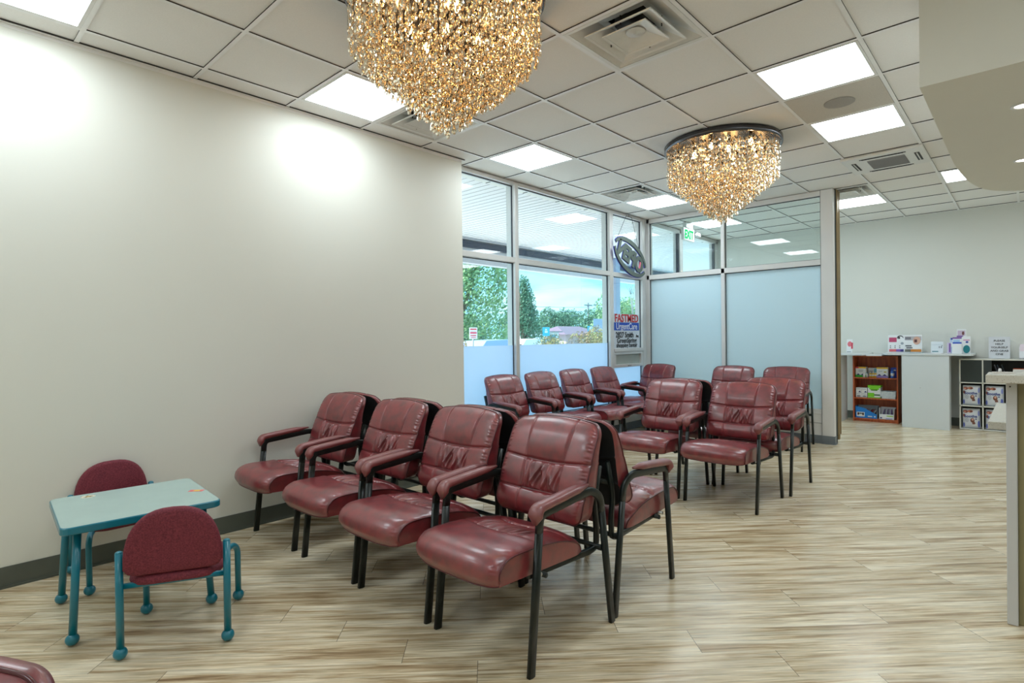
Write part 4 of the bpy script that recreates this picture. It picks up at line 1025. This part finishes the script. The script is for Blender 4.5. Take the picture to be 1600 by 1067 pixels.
def soothe(lab, x, z, rz, lean=0.):
    t_ = thing('wipes_package', lab, 'package', (x, 8.90, z), rz, 'baby wipes packages in the cube shelf')
    w, h, d = .185, .262, .07; X = frame_mat((0, 0, 0), 0, 0, lean)
    n = 10; vs = []; fs = []
    for f_ in (0, 1):
        for b_ in range(n+1):
            for a_ in range(n+1):
                s_, u = -1+2*a_/n, -1+2*b_/n; k = (1-s_**4)*(1-u**4)
                vs.append((s_*w/2, (-1 if f_ == 0 else 1)*(.006+d/2*k**.5), (u+1)*h/2))
    W2 = n+1; o = W2*W2
    for b_ in range(n):
        for a_ in range(n):
            q = (b_*W2+a_, b_*W2+a_+1, (b_+1)*W2+a_+1, (b_+1)*W2+a_); fs += [q, tuple(o+k for k in q[::-1])]
    bd = list(range(W2))+[b_*W2+n for b_ in range(1, W2)]+[n*W2+a_ for a_ in range(n-1, -1, -1)]+[b_*W2 for b_ in range(n-1, 0, -1)]
    for k in range(len(bd)): a_, b_ = bd[k], bd[(k+1) % len(bd)]; fs.append((a_, o+a_, o+b_, b_))
    m = MB(); m.add(vs, fs, P(222, 226, 235, .3), True, X); m.build('pack', t_)
    def yf(x_, z_):
        s_, u = x_/(w/2), z_/(h/2)-1; return -(.006+d/2*max(0, (1-s_**4)*(1-u**4))**.5)-.0025
    def blob(cx_, cz_, rx, rz_, mt, n_=14, e=0):
        p = [(cx_+rx*math.cos(2*PI*k/n_), cz_+rz_*math.sin(2*PI*k/n_)) for k in range(n_)]
        m.add([(x_, yf(x_, z_)-e, z_) for x_, z_ in p]+[(cx_, yf(cx_, cz_)-e-.001, cz_)], [(k, (k+1) % n_, n_) for k in range(n_)], mt, False, X)
    m = MB(); DKR, BLD = P(150, 85, 70), P(105, 120, 205)
    blob(-.058, .222, .026, .020, DKR); blob(-.068, .218, .012, .010, P(220, 160, 140), e=.002); blob(-.010, .226, .028, .018, P(190, 120, 90)); blob(.0, .224, .012, .014, P(110, 60, 50), e=.002)
    blob(-.074, .170, .012, .020, DKR); blob(.010, .108, .022, .030, P(120, 75, 60)); blob(.012, .118, .012, .014, P(215, 165, 150), e=.002); blob(.022, .070, .016, .024, P(130, 85, 75)); blob(.03, .045, .03, .012, W_, e=.001)
    blob(.074, .060, .012, .045, BLD); blob(.076, .20, .010, .035, P(150, 160, 225)); blob(-.078, .045, .010, .03, BLD); blob(.046, .125, .009, .008, P(80, 85, 120), e=.001); blob(-.045, .11, .02, .03, P(195, 200, 210))
    m.build('printed_front', t_)
    m = MB(); m.text('Soothe', .048, P(55, 75, 150), X @ Matrix.Translation((-.006, -.0445, .160)) @ Matrix.Rotation(PI/2, 4, 'X'), .0012, .001, sx=.95); m.build('lettering', t_, label='blue lettering')
soothe('blue and white package in the left cube of the middle row', sx0+.5*CW, .325, 0)
soothe('blue and white package in the second cube, middle row, above the low slab', sx0+1.5*CW, .325, -.1)
soothe('blue and white package tilted in the left cube of the bottom row', sx0+.5*CW, .019, .03, -.02)
soothe('blue and white package in the bottom row, mostly hidden behind the low desk slab', sx0+1.5*CW, .019, .03)
soothe('blue and white package in the middle row, hidden behind the counter end panel', sx0+2.5*CW, .325, 0)
for k, (xx, lean_, cl, lb) in enumerate(((3.485, -.30, P(225, 228, 235), 'white folder leaning leftmost in the open dark cube'), (3.512, -.30, P(90, 105, 130), 'dark folder leaning in the middle of the folders in the open cube'), (3.548, -.26, P(80, 105, 110), 'dark grey folder leaning rightmost among the folders in the open cube'))):
    t = thing('file_folder', lb, 'folder', (xx, 8.935, .6365), 0, 'folders leaning in the cube shelf')
    m = MB(); m.box((-.003, -.10, 0), (.003, .10, .235), cl, X=frame_mat((0, 0, 0), 0, 0, lean_)); m.box((-.0035, -.10, 0), (.0035, -.098, .235), P(130, 140, 150), X=frame_mat((0, 0, 0), 0, 0, lean_)); m.build('cover', t)
t = thing('paper_stack', 'thick stack of white paper with orange edged top in the open cube', 'paper stack', (3.665, 8.92, .632))
m = MB()
for k in range(10): m.box((-.085+.002*k, -.08, .003+k*.018), (.085, .08, .019+k*.018), P(232, 230, 228))
m.box((-.066, -.08, .183), (.085, .08, .187), P(200, 90, 50)); m.build('sheets', t)
# please help yourself sign
t = thing('notice_sign', 'white notice sign with black capital letters on top of the cube shelf', 'sign', (3.462, 9.02, .940))
X = frame_mat((0, 0, 0), 0, -.08)
m = MB(); m.box((-.106, 0, 0), (.106, .008, .285), P(214, 218, 226), .001, X=X); m.box((-.05, .004, 0), (.05, .09, .003), P(214, 218, 226)); m.build('board', t)
m = MB()
for k, s_ in enumerate(('PLEASE', 'HELP', 'YOURSELF', 'AND GRAB', 'ONE')):
    m.text(s_, .034, P(40, 42, 48), X @ Matrix.Translation((0, -.0015, .232-.044*k)) @ Matrix.Rotation(PI/2, 4, 'X'), .0004, .0005, sx=1.05)
m.build('lettering', t, label='black lettering')
t = thing('acrylic_holder', 'clear acrylic brochure holder on the cube shelf at the right edge of the photo', 'brochure holder', (3.73, 8.97, .940))
AC = pbr('acrylic', (.78, .80, .86), .15, coat=.5)
m = MB(); m.box((-.075, 0, 0), (.075, .004, .16), AC, X=frame_mat((0, .0, 0), 0, -.25)); m.box((-.075, -.045, 0), (.075, -.041, .09), AC, X=frame_mat((0, 0, 0), 0, -.25)); m.box((-.075, -.045, 0), (.075, .004, .004), AC); m.box((-.075, -.045, 0), (-.072, .004, .11), AC, X=frame_mat((0, 0, 0), 0, -.25)); m.build('holder', t)
m = MB(); m.box((-.068, -.036, .004), (.068, -.006, .185), P(225, 210, 222), X=frame_mat((0, 0, 0), 0, -.25)); m.build('brochures', t)

# ------------------------------------------------------------------ reception counter at the right edge
t = thing('reception_counter', 'reception counter with grey end panel, olive laminate front and speckled stone top', 'counter', (4.2, 2.9, 0))
m = MB(); m.box((3.676, 2.590, 0), (3.713, 2.635, 1.062), M_LAMG, .003); m.cyl((3.690, 2.5895, 1.043), (3.690, 2.5885, 1.043), .003, M_BLACK, 8); sub(t, m, 'end_panel', 'light grey end trim')
m = MB(); m.box((3.713, 2.612, 0), (3.745, 2.74, 1.062), M_LAM, .002); m.box((3.745, 2.622, 0), (3.750, 2.74, 1.058), pbr('brown_reveal', (.10, .045, .012), .5)); m.box((3.750, 2.600, .0), (5.60, 2.74, 1.062), M_LAM, .002); sub(t, m, 'front_panel')
m = MB(); m.box((3.612, 2.50, 1.062), (5.65, 2.72, 1.098), M_QUARTZ, .003); sub(t, m, 'stone_top', 'speckled stone top')
m = MB(); m.box((3.592, 3.13, .78), (4.40, 4.17, .82), M_QUARTZ, .003); sub(t, m, 'low_desk_slab', 'lower speckled desk slab')
m = MB(); m.box((3.80, 2.74, 0), (4.35, 4.10, .78), M_LAMG, .003); sub(t, m, 'desk_body')
t = thing('paper_slip', 'small white paper slip lying on the stone top corner', 'paper', (3.665, 2.66, 1.0985), .2)
m = MB(); m.box((-.035, -.02, 0), (.035, .02, .004), P(235, 228, 220)); m.lathe([(.006, .004), (.006, .016), (.003, .02)], W_, (-.01, 0, 0), 10); m.build('sheet', t)

# ------------------------------------------------------------------ outside
GZ = -.12
m = MB(); m.add([(-150, -60, GZ), (-.45, -60, GZ), (-.45, 190, GZ), (-150, 190, GZ)], [(0, 1, 2, 3)], M_ASPH); struct(m, 'ground')
m = MB(); m.box((-3.3, -4, GZ+.01), (-.45, 16, GZ+.10), P(228, 226, 218)); struct(m, 'sidewalk')
M_CAN = pbr('canopy_boards', (.90, .88, .90), .55)
m = MB(); m.box((-3.40, -4, 3.02), (-.45, 16, 3.12), M_CAN)
for k in range(170): m.box((-3.38, -3.9+.117*k, 3.016), (-.46, -3.9+.117*k+.012, 3.0205), P(205, 202, 208))
struct(m, 'ceiling_canopy')
m = MB(); m.box((-3.55, -4, 2.60), (-3.40, 16, 3.30), P(205, 203, 210)); m.box((-3.40, -4, 2.86), (-3.36, 16, 2.97), P(60, 66, 84)); m.box((-3.36, -4, 2.99), (-3.30, 16, 3.02), P(190, 190, 198)); struct(m, 'beam_canopy')
t = thing('canopy_post', 'slim grey blue canopy post outside the narrow window', 'post', (-3.0, 10.05, GZ))
m = MB(); m.box((-.07, -.09, .09), (.07, .09, 3.14), P(150, 165, 190), .008); m.box((-.12, -.14, .08), (.12, .14, .12), P(120, 130, 150)); m.build('shaft', t)
def foliage(name, lab, cat, x, y, z0, rx, ry, h, n, mat, size, seed, group=None, trunk=None, shape=1.0, pts_=None):
    rnd = random.Random(seed); t_ = thing(name, lab, cat, (x, y, GZ), 0, group)
    m = MB()
    lob = [(rnd.uniform(-.55, .55), rnd.uniform(-.55, .55), rnd.uniform(.15, .85), rnd.uniform(.35, .6)) for _ in range(14)]
    for k in range(n):
        a_ = rnd.choice(lob); v = Vector((rnd.gauss(0, 1), rnd.gauss(0, 1), rnd.gauss(0, 1))).normalized()*a_[3]*(.8+.3*rnd.random())
        px_, py_, pz_ = a_[0]+v.x, a_[1]+v.y, a_[2]+v.z*.6
        taper = 1-(shape-1)*max(0, pz_) if shape > 1 else 1
        c = Vector((px_*rx*taper, py_*ry*taper, z0+max(0, min(1.15, pz_))*h))
        d = Vector((rnd.gauss(0, 1), rnd.gauss(0, 1), rnd.gauss(0, 1))).normalized(); e = d.orthogonal().normalized(); f_ = d.cross(e); s_ = size*rnd.uniform(.6, 1.2)
        m.add([c-e*s_, c+f_*s_*.6, c+e*s_, c-f_*s_*.6], [(0, 1, 2, 3)], mat)
    m.build('crown', t_, kind='stuff')
    if trunk:
        m = MB(); m.cyl((0, 0, 0), (0, 0, z0+h*.5), trunk, M_BARK, 10, r1=trunk*.5)
        for k in range(5): th = k*1.3; m.cyl((0, 0, z0+h*.1*k*.8), (rx*.5*math.cos(th), ry*.5*math.sin(th), z0+h*(.3+.12*k)), trunk*.35, M_BARK, 6, r1=trunk*.12)
        m.build('trunk', t_)
    return t_
foliage('leafy_tree', 'big light green tree filling the left window pane', 'tree', -14.5, 15.3, .9, 2.4, 2.6, 8.5, 26000, M_LEAF, .085, 1, 'trees outside the windows', .28)
foliage('dark_tree', 'dark green conical tree behind the window mullion', 'tree', -24, 30.6, .5, 1.6, 1.7, 5.4, 11000, M_LEAFD, .08, 2, 'trees outside the windows', .2, 1.7)
foliage('dark_tree', 'small lone dark tree rising above the far tree line', 'tree', -45, 61.0, .5, 2.4, 2.2, 4.6, 8000, M_LEAFD, .13, 3, 'trees outside the windows', .25)
foliage('leafy_tree', 'round green tree behind the utility poles', 'tree', -40, 66.5, .3, 3.6, 4.6, 4.6, 12000, M_LEAFD, .15, 4, 'trees outside the windows', .25)
foliage('leafy_tree', 'pale green tree seen through the narrow window above the sign', 'tree', -28.5, 51.5, .5, 2.3, 3.2, 4.9, 10000, M_LEAF, .13, 5, 'trees outside the windows', .25)
for k in range(7):
    foliage('distant_tree', ['low distant tree right beside the conical tree', 'low distant tree left of the white building', 'distant tree behind the white building', 'distant tree between the white building and the lone tree', 'distant tree left of the purple roofed house', 'distant tree behind the purple roofed house', 'distant tree right of the purple roofed house'][k], 'tree', (-58, -70)[k % 2], 56+6.2*k+(0, 6)[k % 2], .2, 3.6, 4.4, 4.4+.35*k, 5000, M_LEAFD, .19, 20+k, 'distant tree line', .2)
for k, (x, y) in enumerate(((-8.6, 15.0), (-12.0, 18.9), (-8.6, 17.0), (-12.0, 22.6), (-8.6, 10.6))):
    foliage('shrub', ['low reddish green shrub nearest to the first mullion', 'rounded reddish green shrub, second from the left in the middle pane', 'tallest reddish green shrub below the purple roof', 'low reddish green shrub at the right of the middle pane', 'low yellowish shrub beside the red lettered sign post'][k], 'shrub', x, y, .1, .7, .75, (1.15, 1.5, 1.65, 1.45, 1.1)[k], 4500, pbr('shrub_leaf_%d' % k, (.34, .36, .14), .7, alt=(.30, .16, .10), scale=3), .035, 40+k, 'shrubs outside the windows')
def sign_post(name, lab, x, y, w, zb, zt, col, marks, rz=PI/2-.35):
    t_ = thing(name, lab, 'sign', (x, y, GZ), rz)
    m = MB(); m.cyl((0, .02, 0), (0, .02, zt-GZ-.02), .025, P(150, 155, 160), 8); m.build('post', t_)
    m = MB(); m.box((-w/2, -.012, zb-GZ), (w/2, 0, zt-GZ), col, .004); m.build('plate', t_)
    if marks:
        m = MB()
        for a_, b_, c_, d_, mt in marks: m.box((-w/2+a_*w, -.016, zb-GZ+b_*(zt-zb)), (-w/2+c_*w, -.0125, zb-GZ+d_*(zt-zb)), mt)
        m.build('markings', t_)
sign_post('parking_sign', 'white sign post with red lettering in front of the big tree', -8.0, 10.42, .25, 1.27, 1.60, P(225, 215, 225), [(.1, .8, .9, .9, RED), (.1, .45, .9, .62, P(225, 90, 110)), (.15, .25, .85, .33, RED), (.2, .1, .8, .15, RED)])
HC = [(.35, .65, .6, .8, W_), (.3, .35, .7, .6, W_)]
sign_post('parking_sign', 'light blue parking sign in front of the white building', -11, 17.4, .34, 1.36, 1.72, P(70, 190, 225), HC)
sign_post('parking_sign', 'light blue parking sign left of the big grey sign', -11, 20.6, .32, 1.42, 1.80, P(70, 190, 225), HC)
sign_post('road_sign', 'large grey blank sign plate seen from behind, under the utility poles', -10, 19.75, .52, 1.50, 2.08, P(150, 165, 190), [])
# white building and purple roofed house
t = thing('flat_roof_building', 'low white flat roofed building far across the road', 'building', (-33.5, 43.2, GZ))
m = MB(); m.box((-1.5, -2.0, 0), (1.5, 2.0, 1.95), P(215, 225, 230)); m.build('wall', t)
m = MB(); m.box((-1.8, -2.3, 1.95), (1.8, 2.3, 2.06), P(120, 130, 140)); m.build('roof', t)
m = MB(); m.box((1.5, .6, .9), (1.53, 1.5, 1.7), P(90, 150, 180)); m.build('window', t)
t = thing('house', 'house with dusty purple hipped roof behind the shrubs', 'house', (-37, 53.5, GZ))
m = MB(); m.box((-2.2, -3.4, 0), (2.2, 3.4, 1.75), P(190, 170, 175)); m.build('wall', t)
m = MB(); m.add([(-2.7, -4, 1.75), (2.7, -4, 1.75), (2.7, 4, 1.75), (-2.7, 4, 1.75), (0, -2.2, 2.75), (0, 2.2, 2.75)], [(0, 1, 4), (1, 2, 5, 4), (2, 3, 5), (3, 0, 4, 5), (3, 2, 1, 0)], P(128, 104, 122)); m.build('roof', t)
def car(lab, x, y, rz, col):
    t_ = thing('car', lab, 'car', (x, y, GZ), rz, 'parked cars outside')
    prof = [(-2.1, .35), (-2.15, .65), (-1.9, .85), (-1.2, .92), (-.65, 1.32), (.65, 1.36), (1.35, .95), (2.05, .82), (2.15, .55), (2.1, .35)]
    m = MB(); n = len(prof); sec = [(-.86, 0), (-.80, 1), (.80, 1), (.86, 0)]
    vs = [(px_, -.85 if pz_ < 1 else -.68, pz_) for px_, pz_ in prof]+[(px_, .85 if pz_ < 1 else .68, pz_) for px_, pz_ in prof]
    m.add(vs, [tuple(range(n)), tuple(range(2*n-1, n-1, -1))]+[(k, n+k, n+(k+1) % n, (k+1) % n) for k in range(n)], col); m.build('body', t_)
    m = MB(); m.add([(-1.13, -.70, .98), (-.66, -.63, 1.29), (-.66, .63, 1.29), (-1.13, .70, .98)], [(0, 1, 2, 3)], M_BLACK); m.add([(1.25, -.70, 1.0), (.70, -.63, 1.34), (.70, .63, 1.34), (1.25, .70, 1.0)], [(3, 2, 1, 0)], M_BLACK)
    for sy in (-1, 1): m.add([(-1.0, sy*.80, .97), (-.6, sy*.71, 1.25), (.6, sy*.70, 1.28), (1.15, sy*.80, .98)], [(0, 1, 2, 3)], M_BLACK)
    m.build('windows', t_)
    for wx_ in (-1.35, 1.35):
        for sy in (-.80, .80): m = MB(); m.cyl((wx_, sy-.1, .32), (wx_, sy+.1, .32), .32, M_BLACK, 18); m.build('wheel', t_)
car('light blue parked car whose roof shows above the frosted film of the first window', -11.2, 14.1, PI/2, P(150, 170, 215))
car('white parked car partly hidden by the mullion of the first window', -18.0, 24.0, PI/2, P(225, 225, 228))
pole_lab = ['left utility pole with cross arms beyond the trees', 'right utility pole with cross arms beyond the trees', 'distant utility pole with one cross arm seen through the narrow window']
for k, (x, y, zt, arms) in enumerate(((-50, 76.3, 7.0, (6.6, 5.6)), (-50, 78.9, 7.1, (6.7, 5.3)), (-50, 88.3, 7.9, (7.7,)))):
    t = thing('utility_pole', pole_lab[k], 'utility pole', (x, y, GZ), 0, 'utility poles')
    m = MB(); m.cyl((0, 0, 0), (0, 0, zt-GZ), .18, P(100, 112, 118), 8, r1=.15); m.build('pole', t)
    for a_ in arms: m = MB(); m.box((-.08, -1.1, a_-GZ-.10), (.08, 1.1, a_-GZ+.10), P(110, 120, 125)); m.build('cross_arm', t)
wl = ['topmost overhead wire crossing the sky', 'middle overhead wire crossing the sky', 'lowest overhead wire crossing the sky']
for k, z in enumerate((6.62, 5.95, 5.30)):
    m = MB(); pth = [(-49.6, 40+4*q, z-.25-.5*(1-((q-4.8)/4.8)**2)+(.0)) for q in range(10)]; sweep_any(m, [Vector(p) for p in pth], .040, P(110, 135, 150), 5)
    m.build('overhead_wire', None, wl[k], 'wire', 'overhead wires')
t = thing('bare_tree', 'bare branched tree seen through the narrow window', 'tree', (-20, 39.6, GZ))
m = MB(); rnd = random.Random(3)
def branch(p, d, L_, r, lv):
    q = p+d*L_; m.cyl(p, q, r, P(130, 140, 140), 5, r1=r*.6)
    if lv > 0:
        for _ in range(3): branch(q, (d+Vector((rnd.uniform(-.3, .3), rnd.uniform(-.8, .8), rnd.uniform(-.1, .5)))).normalized(), L_*.62, r*.55, lv-1)
branch(Vector((0, 0, 0)), Vector((0, 0, 1)), 3.0, .07, 4); m.build('trunk', t)

# ------------------------------------------------------------------ world, sun
w = bpy.data.worlds.new('world'); S.world = w; w.use_nodes = True; nt = w.node_tree; nt.nodes.clear()
out = nt.nodes.new('ShaderNodeOutputWorld'); bg = nt.nodes.new('ShaderNodeBackground'); nt.links.new(bg.outputs[0], out.inputs[0])
tc = nt.nodes.new('ShaderNodeTexCoord'); mp = nt.nodes.new('ShaderNodeMapping'); mp.inputs['Scale'].default_value = (2.2, 2.2, 9)
n = nt.nodes.new('ShaderNodeTexNoise'); n.inputs['Scale'].default_value = 1.6; n.inputs['Detail'].default_value = 5
r = nt.nodes.new('ShaderNodeValToRGB'); r.color_ramp.elements[0].position = .42; r.color_ramp.elements[1].position = .72
r.color_ramp.elements[0].color = (.20, .66, .88, 1); r.color_ramp.elements[1].color = (.60, .88, .97, 1)
nt.links.new(tc.outputs['Generated'], mp.inputs[0]); nt.links.new(mp.outputs[0], n.inputs['Vector']); nt.links.new(n.outputs['Fac'], r.inputs[0]); nt.links.new(r.outputs[0], bg.inputs[0])
bg.inputs[1].default_value = 1.0
sl = bpy.data.lights.new('sun', 'SUN'); sl.energy = 4.2; sl.angle = .02; sl.color = (1, .97, .92)
so = bpy.data.objects.new('sun', sl); COL.objects.link(so); so.rotation_euler = Vector((.44, .55, -.71)).to_track_quat('-Z', 'Y').to_euler()

# ------------------------------------------------------------------ camera
cd = bpy.data.cameras.new('camera'); cam = bpy.data.objects.new('camera', cd); COL.objects.link(cam)
yaw, pitch, roll = -.7453, -.0058, -.0116
f = Vector((math.sin(yaw)*math.cos(pitch), math.cos(yaw)*math.cos(pitch), math.sin(pitch)))
rt = Vector((math.cos(yaw), -math.sin(yaw), 0)); up = rt.cross(f)
c_, s_ = math.cos(roll), math.sin(roll); R_, U_ = c_*rt+s_*up, -s_*rt+c_*up
cam.matrix_world = Matrix(((R_.x, U_.x, -f.x, 3.7536), (R_.y, U_.y, -f.y, -.6762), (R_.z, U_.z, -f.z, 1.2791), (0, 0, 0, 1)))
cd.sensor_width = 36; cd.lens = 876.39/1600*36; cd.clip_start = .02; cd.clip_end = 400
S.camera = cam
S.view_settings.view_transform = 'Standard'; S.view_settings.look = 'None'; S.view_settings.gamma = 1; S.view_settings.use_curve_mapping = False
S.view_settings.exposure = 1.2
S.cycles.use_denoising = True
S.cycles.caustics_reflective = False; S.cycles.caustics_refractive = False
S.cycles.sample_clamp_indirect = 6
S.cycles.transparent_max_bounces = 24
